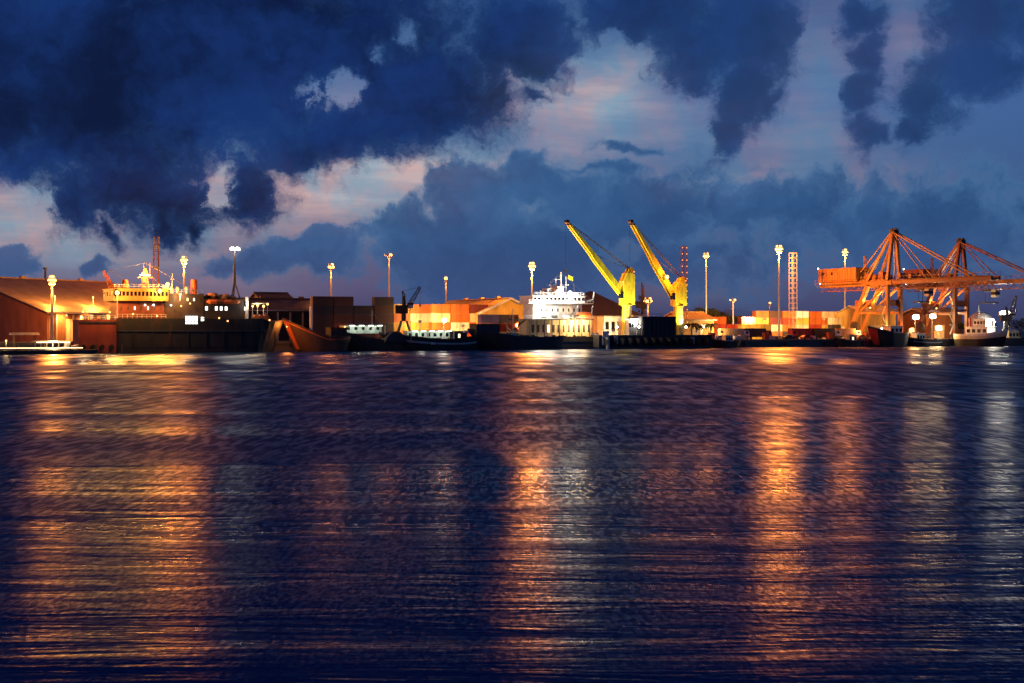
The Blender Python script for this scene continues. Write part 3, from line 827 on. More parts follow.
# ---------------------------------------------------------------- ship to shore gantry cranes
def gantry_crane(label, px, scale_top, boom_out, back, m, house_px, group='ship to shore gantry cranes'):
    """local x points out over the water, y along the quay, origin between the legs at quay level"""
    Y = quay_y(px, 6)
    o = thing('gantry_crane', label, 'gantry crane', (WX(px, Y), Y, GZ + 0.02), QA - math.pi / 2, group)
    W, G, H, T = 2.8, 17.5, 18.6, scale_top
    mm = M[m]
    for s in (-1, 1):
        MB().bar((0, s * W, 1.2), (0, s * W, H), 1.15, 1.3).build('leg', mm, o)
        MB().bar((-G - 2.5, s * W, 1.2), (-G + 7.5, s * W, H), 1.2, 1.4).build('leg', mm, o)
        MB().bar((-G + 2.6, s * W, 9.0), (-0.4, s * W, 9.0), 0.55, 0.7).build('portal_beam', mm, o)
        MB().bar((-G + 3.0, s * W, 9.4), (-0.5, s * W, H - 0.6), 0.6).build('brace', mm, o)
        b = MB()
        for x in (0, -G - 2.5):
            b.box(x - 0.6, x + 0.6, s * W - 1.4, s * W + 1.4, 0.55, 1.5)
            for k in (-0.9, 0.9): b.tube((x - 0.25, s * W + k, 0.45), (x + 0.25, s * W + k, 0.45), 0.43, n=10)
        b.build('bogie', M['dark'], o)
    for x in (0, -G + 4.0):
        zz = 9.0
        MB().bar((x, -W, zz + 1.0), (x, W, zz + 1.0), 0.5, 0.7).build('cross_beam', mm, o)
        MB().bar((x if x == 0 else -G + 7.0, -W, H - 0.4), (x if x == 0 else -G + 7.0, W, H - 0.4), 0.6, 0.8).build('cross_beam', mm, o)
    # girder and boom: twin box beams with cross ties and a truss under the walkway
    for s in (-1, 1):
        MB().box(-back, 1.0, s * 1.7 - 0.4, s * 1.7 + 0.4, H - .15, H + 1.9).build('girder', mm, o)
        bm_ = MB().box(1.2, boom_out, s * 1.7 - 0.32, s * 1.7 + 0.32, H + 0.2, H + 1.5)
        bm_.build('boom', M['gantryred'], o)
    t = MB()
    k = -back + 1
    while k < boom_out:
        t.bar((k, -1.3, H + 0.8), (k, 1.3, H + 0.8), 0.3)
        t.bar((k, -2.2, H + 1.7), (k, -2.2, H + 2.8), 0.08); t.bar((k, 2.2, H + 1.7), (k, 2.2, H + 2.8), 0.08)
        k += 2.4
    for s in (-1, 1):
        t.bar((-back, s * 2.2, H + 2.8), (boom_out, s * 2.2, H + 2.8), 0.08)
        t.box(-back, boom_out, s * 2.25 - 0.3, s * 2.25 + 0.1, H + 1.5, H + 1.62)
    t.build('walkway', mm, o)
    tr = MB(); k = -back + 0.5; up = True
    while k < boom_out - 1.5:
        for s in (-1, 1): tr.bar((k, s * 1.7, H - (0.05 if up else 1.5)), (k + 1.5, s * 1.7, H - (1.5 if up else 0.05)), 0.13)
        k += 1.5; up = not up
    for s in (-1, 1): tr.bar((-back + .5, s * 1.7, H - 1.55), (boom_out - 1.5, s * 1.7, H - 1.55), 0.16)
    tr.build('truss', M['gantryred'], o)
    # apex frame
    for s in (-1, 1):
        MB().bar((-0.2, s * W * 0.95, H + 1.6), (0.2, s * 0.7, T), 0.95, 1.0).build('apex_leg', mm, o)
        MB().bar((-10.5, s * W * 0.9, H + 1.6), (-0.3, s * 0.7, T - 0.4), 0.8, 0.8).build('apex_leg', mm, o)
        MB().bar((-0.4, s * 0.9, T), (-back * 0.50, s * 1.6, H + 2.0), 0.34).build('backstay', mm, o)
        MB().bar((0.4, s * 0.9, T), (boom_out * 0.80, s * 1.6, H + 1.6), 0.42).build('forestay', mm, o)
        MB().bar((0.4, s * 0.7, T - 0.3), (boom_out * 0.38, s * 1.6, H + 1.6), 0.26).build('forestay', mm, o)
    hd = MB().cb((0, 0, T + 0.2), (2.4, 2.2, 0.9))
    for k in (-1.8, 1.8): hd.bar((k, 0, T + 0.9), (-k * 0.2, 0, T + 0.6), 0.2)
    hd.bar((-2.4, -0.9, T + 1.0), (2.4, -0.9, T + 1.0), 0.12).bar((-2.4, 0.9, T + 1.0), (2.4, 0.9, T + 1.0), 0.12)
    for k in (-0.8, 0.8): hd.tube((k, -0.5, T + 0.9), (k, 0.5, T + 0.9), 0.55, n=10)
    hd.build('apex_head', M['dark'], o)
    MB().bar((0.2, 0, H + 1.8), (0.1, 0, T), 0.22).bar((-3.5, 0, H + 1.8), (-0.2, 0, T - 2), 0.22).build('ladder', M['galv'], o)
    # machinery house
    x0, x1 = house_px
    hs = MB().box(x0, x1, -3.4, 3.4, H + 1.75, H + 6.2)
    h = hs.build('machinery_house', mm, o)
    MB().box(x0 - 0.3, x1 + 0.3, -3.7, 3.7, H + 6.203, H + 6.5).build('roof', mm, h)
    rb = MB()
    k = x0 + 0.6
    while k < x1:
        rb.box(k, k + 0.25, -3.46, -3.402, H + 1.9, H + 6.0); k += 1.4
    rb.build('panel_rib', M['gantryred'], h)
    MB().box(x0 + 2, x0 + 3, -3.47, -3.41, H + 4.2, H + 5.2).build('window', M['glass'], h)
    MB().box(x0 + 7, x0 + 8, -3.47, -3.41, H + 4.2, H + 5.2).build('window', M['glass'], h)
    pl = MB().box(x0 - 1.0, x1 + 1.0, -4.4, -3.5, H + 1.2, H + 1.4)
    k = x0 - 0.8
    while k < x1 + 1: pl.bar((k, -4.3, H + 1.4), (k, -4.3, H + 2.5), 0.07); pl.bar((k, -4.3, H + 1.2), (k + 0.8, -3.2, H - 0.4), 0.09); k += 1.6
    pl.bar((x0 - 1, -4.3, H + 2.5), (x1 + 1, -4.3, H + 2.5), 0.07)
    pl.build('platform', mm, o)
    MB().lattice((x1 + 0.8, 0, H + 1.8), (x1 + 0.8, 0, H + 10.5), 0.9, 0.5, 6, 0.14).build('aerial_mast', mm, o)
    # trolley with cab and hanging spreader
    tx = boom_out * 0.30
    MB().box(tx - 1.6, tx + 1.6, -1.2, 1.2, H - 2.3, H - 1.65).build('trolley', M['dark'], o)
    c = MB().box(tx + 1.8, tx + 3.8, -1.0, 1.0, H - 4.2, H - 1.7).build('cab', M['cream'], o)
    MB().box(tx + 1.75, tx + 3.85, -1.05, 1.05, H - 3.5, H - 2.5).build('window', M['glass'], c)
    sp = MB().box(tx - 1.2, tx + 1.2, -3, 3, H - 6.4, H - 5.9)
    for sx in (-0.9, 0.9):
        for sy in (-0.9, 0.9): sp.tube((tx + sx, sy, H - 5.9), (tx + sx, sy, H - 2.2), 0.06, n=5)
    sp.build('spreader', M['dark'], o)
    for k, (xx, w_, h_) in enumerate(((-12.5, 2.4, 2.2), (-8.6, 1.6, 1.7), (-5.5, 2.2, 2.6), (-2.2, 1.2, 1.5), (3.5, 1.8, 1.9), (9, 1.4, 1.4))):
        MB().box(xx, xx + w_, -2.0, .4, H + 1.95, H + 1.95 + h_).build('switch_house', M['gantryred'], o)
    MB().tube((-G + 1, -W - .9, 4.2), (-G + 1, -W - .2, 4.2), 1.9, n=18).tube((-G + 1, -W - 1.0, 4.2), (-G + 1, -W - .1, 4.2), .5, n=10).build('cable_reel', M['dark'], o)
    for xx, zz in ((-G + 1.5, 9.5), (-1.5, 9.5)):
        MB().box(xx - 1.3, xx + 1.3, -W + .6, W - .6, zz + 1.8, zz + 4.0).build('drive_cabin', M['gantryred'], o)
    for xx in (-12, -4):  # added lamps that light the crane from below
        MB().ball((xx, 0, 10.9), .3, 8).build('added_portal_lamp', M['e_sod'], o)
        spot(o, (xx, 0, 11.4), (0.1, 0, 1), 0.10 * PW, AMBER, 150, .3)
    st = MB()
    for i in range(5):
        za, zb = 1.6 + i * 3.3, 1.6 + (i + 1) * 3.3
        st.bar((0.9 if i % 2 else 0.7, -W - 1.4 if i % 2 else -W - 3.0, za), (0.7, -W - 3.0 if i % 2 else -W - 1.4, zb), 0.5, 0.12)
        st.box(0.4, 1.2, -W - 3.2, -W - 0.6, zb, zb + 0.1)
    st.build('stairs', M['galv'], o)
    for x, y, z in ((x0, -3.5, H + 6.8), (x0 + 1.2, -3.5, H + 1.3)):
        MB().ball((x, y, z), 0.22, 6).build('warning_lamp', M['e_white'], o)
    return o
g1 = gantry_crane('left and larger orange gantry crane with long machinery house over the yard', 894, 36.5, 46, 37, 'gantry', (-36, -15.5))
g2 = gantry_crane('right orange gantry crane behind the white tug, boom leaving the frame', 961, 34.0, 44, 26, 'gantryred', (-25, -15))

# ---------------------------------------------------------------- small harbour cranes on land
def jib_crane(label, px, py, back, tip, m, base_w=2.4, rot=0.0, cab='galv'):
    Y = quay_y(px, back); z = WZ(py, Y) - GZ
    o = thing('harbour_crane', label, 'crane', (WX(px, Y), Y, GZ), 0)
    u = MB()
    for sx in (-1, 1):
        for sy in (-1, 1):
            u.bar((sx * base_w, sy * base_w, 0.5), (sx * 0.8, sy * 0.8, z * 0.4), 0.4); u.tube((sx * base_w - .2, sy * base_w, 0.45), (sx * base_w + .2, sy * base_w, 0.45), 0.45)
    u.build('undercarriage', M['dark'], o)
    MB().tube((0, 0, z * 0.4), (0, 0, z * 0.9), 0.75, 0.55).build('tower', M[m], o)
    MB().box(-2.4, 1.2, -1.2, 1.2, z * 0.55, z * 0.55 + 2.4).build('engine_house', M[m], o)
    c = MB().box(1.25, 2.7, -0.9, 0.9, z * 0.66, z * 0.66 + 1.9).build('cab', M[cab], o)
    MB().box(1.2, 2.75, -0.95, 0.95, z * 0.66 + 0.9, z * 0.66 + 1.5).build('window', M['glass'], c)
    tx, tz = WX(tip[0], Y) - WX(px, Y), WZ(tip[1], Y) - GZ
    MB().lattice((0.9, 0, z * 0.62), (tx, 0, tz), 1.5, 0.6, 9, 0.16).build('jib', M[m], o)
    MB().lattice((0, 0, z * 0.9), (-0.4, 0, z), 0.9, 0.4, 3, 0.14).build('mast_head', M[m], o)
    w = MB().tube((-0.4, 0, z), (tx, 0, tz), 0.05, n=5).tube((tx, 0, tz), (tx, 0, tz - 5), 0.05, n=5).cb((tx, 0, tz - 5.3), (0.5, 0.5, 0.8))
    w.build('cable', M['rope'], o)
    return o
jib_crane('small dark harbour crane with jib up to the right above the lit containers', 404, 291, 12, (420, 287), 'hullgrey')
jib_crane('black mobile crane with raised jib at the far right', 1007, 307, 0, (1016, 296), 'dark')
jib_crane('dark small crane standing behind the deck load between the yellow cranes', 643, 283, 60, (639, 296), 'dark')

# ---------------------------------------------------------------- trees
def blob_tree(name, label, px, py, back, w, group='trees behind the yard', palm=False, seed=0):
    rr = random.Random(seed + int(px * 7))
    Y = quay_y(px, back); h = WZ(py, Y) - GZ
    o = thing(name, label, 'palm tree' if palm else 'tree', (WX(px, Y), Y, GZ), rr.uniform(0, 6), group)
    if palm:
        bend = rr.uniform(0.3, 0.9)
        t = MB(); pts = [(bend * (k / 5) ** 2, 0, h * 0.78 * k / 5) for k in range(6)]
        for k in range(5): t.tube(pts[k], pts[k + 1], 0.24 - 0.02 * k, 0.22 - 0.02 * k, 7)
        t.build('trunk', M['bark'], o)
        c = MB(); x0, z0 = pts[-1][0], pts[-1][2]
        for k in range(16):
            a = 2 * math.pi * k / 16 + rr.uniform(-.2, .2); L = w * rr.uniform(0.8, 1.1); el = rr.uniform(0.1, 1.0)
            prev = None
            for i in range(7):
                s = i / 6; r = L * s; z = z0 + L * (el * s - 0.95 * s * s)
                cx, cyy = x0 + r * math.cos(a), r * math.sin(a)
                wd = 0.42 * math.sin(math.pi * min(1, s * 0.9 + 0.1)) + 0.03
                l = (cx - wd * math.sin(a), cyy + wd * math.cos(a), z - wd * .5); m_ = (cx, cyy, z); q = (cx + wd * math.sin(a), cyy - wd * math.cos(a), z - wd * .5)
                if prev: c.add([prev[0], prev[1], l, m_], [(0, 1, 3, 2)]); c.add([prev[1], prev[2], m_, q], [(0, 1, 3, 2)])
                prev = (l, m_, q)
        c.build('crown', M['leaf'], o)
        return o
    t = MB(); t.tube((0, 0, 0), (0.2, 0, h * 0.45), 0.35, 0.22)
    for k in range(6):
        a = k * 1.05; t.tube((0.2, 0, h * (0.3 + 0.03 * k)), (w * 0.6 * math.cos(a), w * 0.6 * math.sin(a), h * rr.uniform(0.55, 0.8)), 0.14, 0.05, 6)
    t.build('trunk', M['bark'], o)
    c = MB()
    cl = [(rr.uniform(-1, 1) * w * .75, rr.uniform(-1, 1) * w * .6, h * rr.uniform(0.5, 0.86), rr.uniform(0.25, 0.42) * w) for _ in range(16)]
    for (x, y, z, r) in cl:
        for _ in range(110):
            v = Vector((rr.gauss(0, 1), rr.gauss(0, 1), rr.gauss(0, 1))).normalized() * r * rr.uniform(0.55, 1.05)
            p = Vector((x, y, z)) + Vector((v.x, v.y, v.z * 0.7)); p.z = min(p.z, h)
            u = Vector((rr.gauss(0, 1), rr.gauss(0, 1), rr.gauss(0, 1))).normalized(); s = rr.uniform(0.16, 0.34)
            q = u.orthogonal().normalized(); k = u.cross(q)
            c.add([p + q * s, p + k * s * 0.6, p - q * s, p - k * s * 0.6], [(0, 1, 2, 3)])
    c.build('crown', M['leaf'], o)
    return o
for i, (px, py, w) in enumerate([(688, 309, 6), (697, 305, 7), (708, 306, 7), (718, 307, 6), (726, 311, 5), (734, 314, 5)]):
    blob_tree('broadleaf_tree', f'{NTH[i]} from the left of the dark trees behind the orange shed and containers', px, py, 115 + 6 * (i % 3), w, seed=i)
for i, (px, py, w) in enumerate([(692, 320, 3.4), (699, 322, 3.0), (710, 321, 3.2)]):
    blob_tree('palm_tree', ['leftmost palm lit from behind in front of the orange shed', 'middle and lowest palm beside the warm work light', 'rightmost palm in front of the orange shed'][i], px, py, 11 + 2 * i, w, 'palms by the orange shed', True, i)
for i, (px, py, w) in enumerate([(968, 322, 5), (977, 320, 5), (988, 323, 5), (1020, 318, 6)]):
    blob_tree('broadleaf_tree', ['round dark tree behind the white tug', 'dark tree left of the white storage dome', 'low dark tree right of the white storage dome', 'dark tree at the right edge behind the white work light'][i], px, py, 50, w, seed=20 + i)

# ---------------------------------------------------------------- trucks and cars on the apron
def truck(label, px, off, col, cont=None, flip=False, L=11):
    f = Frame(px, off)
    o = thing('parked_truck', label, 'truck', (f.loc.x, f.loc.y, GZ + 0.003), QA + (math.pi if flip else 0), 'trucks parked on the quay apron')
    MB().box(0, L, 0.2, 2.3, 0.85, 1.15).build('chassis', M['dark'], o)
    c = MB().prism([(L - 2.2, 1.155), (L, 1.155), (L, 2.0), (L - 0.35, 3.0), (L - 2.2, 3.05)], 0.1, 2.4).build('cab', col, o)
    MB().prism([(L - 0.02, 1.95), (L + 0.03, 2.05), (L - 0.3, 2.85), (L - 0.36, 2.8)], 0.3, 2.2).build('windscreen', M['glass'], c)
    MB().box(L - 1.5, L - 0.6, 0.06, 0.098, 2.0, 2.7).build('window', M['glass'], c)
    for y in (0.35, 1.85):
        MB().box(L + 0.002, L + 0.06, y, y + 0.3, 1.25, 1.5).build('headlight', M['galv'], o)
    if cont:
        MB().box(0.1, L - 2.5, 0.05, 2.45, 1.153, 3.7).build('load_box', cont, o)
    for x in (1.2, 2.5, L - 1.1):
        for y in (0.15, 2.05):
            w = MB().tube((x, y, 0.5), (x, y + 0.3, 0.5), 0.5, n=14).build('wheel', M['rubber'], o)
            MB().tube((x, y - 0.02, 0.5), (x, y + 0.32, 0.5), 0.25, n=10).build('rim', M['galv'], w)
    return o
truck('white cab truck with beige box parked left of the brightest mast', 722, -8, M['white'], CM['beige'])
truck('dark box truck parked below the yellow containers', 745, -9, M['red'], CM['dark'])
truck('red truck with bare chassis near the brightest mast', 771, -8, M['red'])
truck('orange truck carrying a red box right of the brightest mast', 792, -9, M['orange'], CM['red'])
truck('truck with brown load box below the beige containers', 815, -8, M['white'], CM['brown'])
truck('dark truck with orange box left of the gantry crane leg', 836, -10, M['blue'], CM['orange'])
def car(label, px, off, col):
    f = Frame(px, off)
    o = thing('parked_car', label, 'car', (f.loc.x, f.loc.y, GZ + 0.003), QA, 'cars parked on the quay apron')
    b = MB().prism([(0, .35), (4.3, .35), (4.35, .8), (3.4, 0.95), (2.8, 1.45), (1.0, 1.47), (0.3, 1.0), (0, .9)], 0, 1.7).build('body', col, o)
    MB().prism([(1.05, 1.0), (3.1, 1.0), (2.65, 1.38), (1.15, 1.38)], -0.02, 1.72).build('window', M['glass'], b)
    for x in (0.8, 3.5):
        for y in (-0.02, 1.52):
            MB().tube((x, y, 0.33), (x, y + 0.2, 0.33), 0.33, n=12).build('wheel', M['rubber'], o)
    for y in (0.15, 1.25): MB().box(4.33, 4.38, y, y + 0.3, 0.62, 0.76).build('headlight', M['galv'], o)
    return o
car('small white car on the quay left of the white cab truck', 716, -3, M['white'])
car('dark car on the quay right of the red truck', 785, -3.5, M['dark'])
car('cream car on the quay left of the dark freighter bow', 858, -3.5, M['cream'])
car('red car on the quay under the beige containers', 803, -3, M['red'])

# ---------------------------------------------------------------- crates and drums on the apron
def crate_mesh(w, d, h):
    mb = MB().box(0, w, 0, d, .12, h)
    for k in range(4):
        z = .16 + (h - .2) * k / 4
        mb.box(-.03, w + .03, -.03, -.002, z, z + (h - .2) / 5)
    for xx in (.05, w - .2): mb.box(xx, xx + .15, -.06, -.032, .12, h); mb.box(xx, xx + .15, 0, d, 0, .118)
    return mb
CRATES = [crate_mesh(2.2, 1.8, 1.7).mesh('cargo_crate', M['cream']), crate_mesh(1.6, 1.6, 2.3).mesh('cargo_crate', M['orange']), crate_mesh(3.0, 1.8, 1.3).mesh('cargo_crate', M['white'])]
KIND = ['cream', 'orange', 'long white']
for px, off, k, wh in ((706, -5, 0, 'right of the palms'), (711, -4, 1, 'left of the small white car'), (735, -4, 2, 'right of the white cab truck'), (741, -3.5, 0, 'left of the dark box truck'),
                    (765, -4, 1, 'between the dark box truck and the red truck'), (768, -5, 2, 'just left of the red truck'), (788, -6, 0, 'behind the dark parked car'), (809, -4, 2, 'right of the red parked car'),
                    (829, -5, 1, 'between two trucks left of the gantry crane'), (849, -4, 0, 'beside the gantry crane landside leg'), (854, -5, 2, 'left of the cream car'), (866, -4, 1, 'right of the cream car under the gantry crane')):
    f = Frame(px, off)
    o = bpy.data.objects.new('cargo_crate', CRATES[k]); COL.objects.link(o)
    o.location = (f.loc.x, f.loc.y, GZ + .003); o.rotation_euler = (0, 0, QA + rng.uniform(-.1, .1))
    tag(o, f'{KIND[k]} crate on the quay {wh}', 'crate', 'crates on the quay apron')
# ---------------------------------------------------------------- ships
class Hull:
    """canonical: stern x=0, bow x=L, near side y=0; flip puts the bow at x=0"""
    def __init__(s, L, B, sheer, rake=3.0, stern_rake=0.6, fine=0.35, tail=0.2, tailw=0.75, flip=False, flare=0.25, pointed_stern=False):
        s.__dict__.update(L=L, B=B, sheer=sheer, rake=rake, sr=stern_rake, fine=fine, tail=tail, tailw=tailw, flip=flip, flare=flare, ps=pointed_stern)
    def hb(s, t, wl=False):
        w = 1.0
        if t > 1 - s.fine:
            q = (t - 1 + s.fine) / s.fine; w = (1 - q ** (2.4 if not wl else 1.7))
        if t < s.tail:
            q = 1 - t / s.tail; w = min(w, 1 - (1 - (0.05 if s.ps else s.tailw)) * q ** 2)
        return max(0.012, w) * s.B / 2
    def pt(s, t, z, side, grow=0.0):
        zd = s.sheer(t); f = max(0.0, min(1.1, z / zd))
        x = t * (s.L - s.rake - s.sr) + s.sr
        x += (f * s.rake) * max(0, (t - 0.6) / 0.4) ** 1.5 - f * s.sr * max(0, (0.3 - t) / 0.3)
        h = s.hb(t, True) * (1 - f) + s.hb(t) * f
        if z < 0: h *= 0.8
        h += grow
        if s.flip: x = s.L - x
        return (x, s.B / 2 + side * h, z)
    def body(s, n=28):
        secs = []
        for i in range(n + 1):
            t = i / n; zd = s.sheer(t)
            zs = [zd, zd * 0.66, zd * 0.33, 0.0, -1.4]
            secs.append([s.pt(t, z, -1) for z in zs] + [s.pt(t, z, 1) for z in reversed(zs)])
        return MB().loft(secs)
    def strip(s, z0, z1, grow, n=28, t0=0.0, t1=1.0):
        """a band round the hull between two heights (numbers or functions of t)"""
        mb = MB(); Z = lambda z, t: z(t) if callable(z) else z
        for side in (-1, 1):
            vs = []
            for i in range(n + 1):
                t = t0 + (t1 - t0) * i / n
                vs += [s.pt(t, Z(z0, t), side, grow), s.pt(t, Z(z1, t), side, grow), s.pt(t, Z(z1, t), side, 0.0), s.pt(t, Z(z0, t), side, 0.0)]
            fs = []
            for i in range(n):
                for k in range(4):
                    fs.append((i * 4 + k, i * 4 + (k + 1) % 4, (i + 1) * 4 + (k + 1) % 4, (i + 1) * 4 + k))
            mb.add(vs, fs)
        return mb
    def bulwark(s, h, t0=0.0, t1=1.0, n=28):
        mb = MB()
        for side in (-1, 1):
            vs = []
            for i in range(n + 1):
                t = t0 + (t1 - t0) * i / n; z = s.sheer(t)
                a, b = s.pt(t, z, side, 0.0), s.pt(t, z, side, -0.12)
                vs += [(a[0], a[1], z + 0.002), (a[0], a[1], z + h), (b[0], b[1], z + h), (b[0], b[1], z + 0.002)]
            fs = [(i * 4 + k, i * 4 + (k + 1) % 4, (i + 1) * 4 + (k + 1) % 4, (i + 1) * 4 + k) for i in range(n) for k in range(4)]
            mb.add(vs, fs)
        return mb
    def rail(s, h, t0, t1, step=1.2, r=0.05):
        mb = MB()
        for side in (-1, 1):
            n = max(2, int((t1 - t0) * s.L / step)); prev = None
            for i in range(n + 1):
                t = t0 + (t1 - t0) * i / n; z = s.sheer(t); a = s.pt(t, z, side, -0.2)
                a = Vector((a[0], a[1], z))
                mb.bar(a, a + Vector((0, 0, h)), r)
                if prev is not None:
                    for q in (0.5, 1.0): mb.bar(prev + Vector((0, 0, h * q)), a + Vector((0, 0, h * q)), r)
                prev = a
        return mb
    def at(s, x):
        t = x / s.L
        return 1 - t if s.flip else t

def house(parent, name, x0, x1, y0, y1, z0, z1, m, wins=0, wm='glass', wz=(0.35, 0.75), wfrac=0.6, lit=(), label=None, end=0, litm='e_win'):
    """deck house: walls, roof with overhang, a row of windows along the near side (and the end)"""
    h = MB().box(x0, x1, y0, y1, z0 + 0.003, z1).build(name, M[m], parent, label)
    MB().box(x0 - 0.25, x1 + 0.25, y0 - 0.25, y1 + 0.25, z1 + 0.003, z1 + 0.14).build('roof', M[m], h)
    H = z1 - z0
    for k in range(wins):
        p = (x1 - x0) / wins; c = x0 + p * (k + 0.5); w = p * wfrac / 2
        MB().box(c - w, c + w, y0 - 0.05, y0 - 0.004, z0 + H * wz[0], z0 + H * wz[1]).build('window', M[litm if k in lit else wm], h)
    for k in range(end):
        p = (y1 - y0) / end; c = y0 + p * (k + 0.5); w = p * wfrac / 2
        MB().box(x0 - 0.05, x0 - 0.004, c - w, c + w, z0 + H * wz[0], z0 + H * wz[1]).build('window', M[wm], h)
    return h
def hand_rail(parent, x0, x1, y, z, h=1.0, step=1.2, m='white', ends=None):
    mb = MB(); n = max(1, int((x1 - x0) / step))
    for k in range(n + 1):
        x = x0 + (x1 - x0) * k / n; mb.bar((x, y, z), (x, y, z + h), 0.06)
    for q in (0.5, 1.0): mb.bar((x0, y, z + h * q), (x1, y, z + h * q), 0.06)
    return mb.build('railing', M[m], parent)
def globe(parent, p, col=SOD, power=0.0, r=0.42, name='deck_lamp'):
    o = MB().ball((0, 0, 0), r, 10).build(name, M['e_white' if col is WHITE else 'e_sod'], parent)
    o.location = p
    if power: lamp(parent, (p[0], p[1] - r - 0.35, p[2]), power * PW, col, 0.5)
    return o
def ship_root(name, label, cat, f, group=None):
    return thing(name, label, cat, f.loc, f.ang, group)

# ---- A: red lit barge at the far left, astern of the dark ferry
f = Frame(79, 20); L = f.x(116.5)
o = ship_root('barge', 'rust red square ended barge lying left of the dark ship under the brown warehouse', 'barge', f)
zt = f.z(319.5, 95)
MB().prism([(0.6, -1.2), (L - 0.6, -1.2), (L, 0.3), (L, zt), (0, zt), (0, 0.3)], 0, 9).build('hull', M['hullred'], o)
MB().box(-0.05, L + 0.05, -0.12, -0.003, zt - 0.9, zt - 0.5).build('rubbing_strake', M['dark'], o)
for k in range(4):
    MB().tube((1 + k * 2.2, -0.4, 1.6), (1 + k * 2.2, -0.01, 1.6), 0.55, n=12).build('tyre_fender', M['rubber'], o)
hand_rail(o, 0.3, L - 0.3, 0.2, zt, 1.0, 1.1)
for k in range(6):
    x = 0.8 + k * 1.35
    MB().cb((x, 2.2 + (k % 3), zt + 0.5), (0.5 + .23 * (k * 5 % 3), 0.9, 0.7 + 0.37 * (k * 7 % 3))).build('deck_crate', M[['white', 'brown', 'galv', 'orange', 'dark', 'cream'][k]], o)
globe(o, (1.2, 1.2, zt + 1.8), WARM, 0.02, 0.2); globe(o, (7.4, 1.2, zt + 1.8), WARM, 0.02, 0.2)

# ---- B: dark ferry like ship
f = Frame(116.8, 20); L = f.x(291); B = 12.5
o = ship_root('ferry', 'long dark hulled ship with orange house, yellow lit bridge and lit windows at the left', 'ship', f)
zd = f.z(318.5, 190)
h = Hull(L, B, lambda t: zd + 0.8 * max(0, t - 0.8) * 5 * (t - .8) * 5 - (1.6 if t > 0.86 else 0) * 0.6, rake=3, stern_rake=0.2, fine=0.16, tail=0.05, tailw=0.96)
h.body().build('hull', M['hullgrey'], o)
h.strip(-0.4, 1.3, 0.03).build('boot_top', M['boot'], o)
h.strip(zd * .62, zd * .62 + 0.35, 0.12, t1=0.9).build('rubbing_strake', M['dark'], o)
for k in range(9):
    MB().box(4 + k * 4.4, 4.25 + k * 4.4, -0.14, 0.02, 1.4, zd * .61).build('hull_rib', M['hullgrey'], o)
x = f.x
# orange house and yellow bridge
z1 = f.z(301.5, 140); z2 = f.z(289, 140)
hs = house(o, 'lower_house', 0.4, x(165), 0.6, B - 0.6, zd, z1, 'darkred', 7, 'dark', (0.5, 0.72), 0.22, (2, 4), end=2)
for k in (x(145), x(153.5), x(171)):
    globe(o, (k, -0.05, f.z(305, 150)), WHITE, 0, 0.17, 'bulkhead_lamp')
br = house(o, 'bridge', -0.8, x(168), -0.5, B + 0.4, z1 + .15, z2, 'buff', 14, 'glass', (0.42, 0.78), 0.62, label='yellow lit bridge with a row of dark windows', end=4)
hand_rail(br, -0.8, x(168), -0.6, z2 + 0.15, 0.9, 1.1)
hand_rail(o, 0.2, x(166), 0.05, zd, 1.0, 1.1)
globe(o, (x(115.5), -2.2, f.z(293, 116)), AMBER, 0.10, 0.55); MB().tube((x(115.5), -2.2, z1 - 4), (x(115.5), -2.2, f.z(294, 116)), 0.08).bar((x(115.5), -2.2, z1 - 3.9), (x(115.5), 0.7, z1 - 3.9), 0.12).build('lamp_bracket', M['galv'], o)
globe(o, (x(158.5), -1.6, f.z(291, 158)), AMBER, 0.09, 0.55); MB().bar((x(158.5), -1.6, f.z(291, 158) - 0.5), (x(158.5), 0, f.z(291, 158) - 0.5), 0.10).build('lamp_bracket', M['galv'], o)
globe(o, (x(169.5), 2.0, f.z(284, 169)), SOD, 0.22, 0.5); MB().tube((x(169.5), 2, z2), (x(169.5), 2, f.z(285, 169)), 0.08).build('lamp_post', M['galv'], o)
globe(o, (x(179.5), -0.6, f.z(294.5, 179)), WARM, 0.03, 0.36); MB().tube((x(179.5), -0.55, f.z(301, 179)), (x(179.5), -0.55, f.z(296, 179)), 0.07).build('lamp_post', M['galv'], o)
# signal mast with radar, lights
mx = x(145, 5)
m_ = MB().lattice((mx, 5, z2 + .15), (mx, 5, f.z(268, 145)), 1.6, 0.6, 7, 0.16)
m_.bar((mx - 1.8, 5, f.z(277, 145)), (mx + 1.8, 5, f.z(277, 145)), 0.14).bar((mx - 1.2, 5, f.z(284, 145)), (mx + 2.2, 5, f.z(284, 145)), 0.14)
m_.tube((mx + 1.2, 5, f.z(278, 145)), (mx + 1.2, 5, f.z(262, 145)), 0.06); m_.tube((mx - .3, 5, f.z(268, 145)), (mx - .3, 5, f.z(264, 145)), 0.06)
mm_ = m_.build('signal_mast', M['orange'], o)
MB().box(mx - 1.3, mx + 1.3, 4.4, 4.7, f.z(275, 145), f.z(274, 145)).build('radar', M['white'], mm_)
globe(o, (mx - 0.6, 4.1, f.z(273, 144)), AMBER, 0.14, 0.45, 'mast_lamp'); 
MB().ball((mx - 0.6, 4.2, f.z(281, 144)), 0.3, 8).build('red_lamp', M['e_red'], o)
MB().ball((x(174), 1.0, f.z(290, 174)), 0.28, 8).build('red_lamp', M['e_red'], o)
MB().tube((x(174), 1.0, f.z(300, 174)), (x(174), 1.0, f.z(290.8, 174)), 0.06).build('lamp_post', M['galv'], o)
MB().lattice((x(117), 6, z2 + .15), (x(108.5), 6, f.z(270, 109)), 1.1, 0.5, 7, 0.15).build('derrick', M['orange'], o)
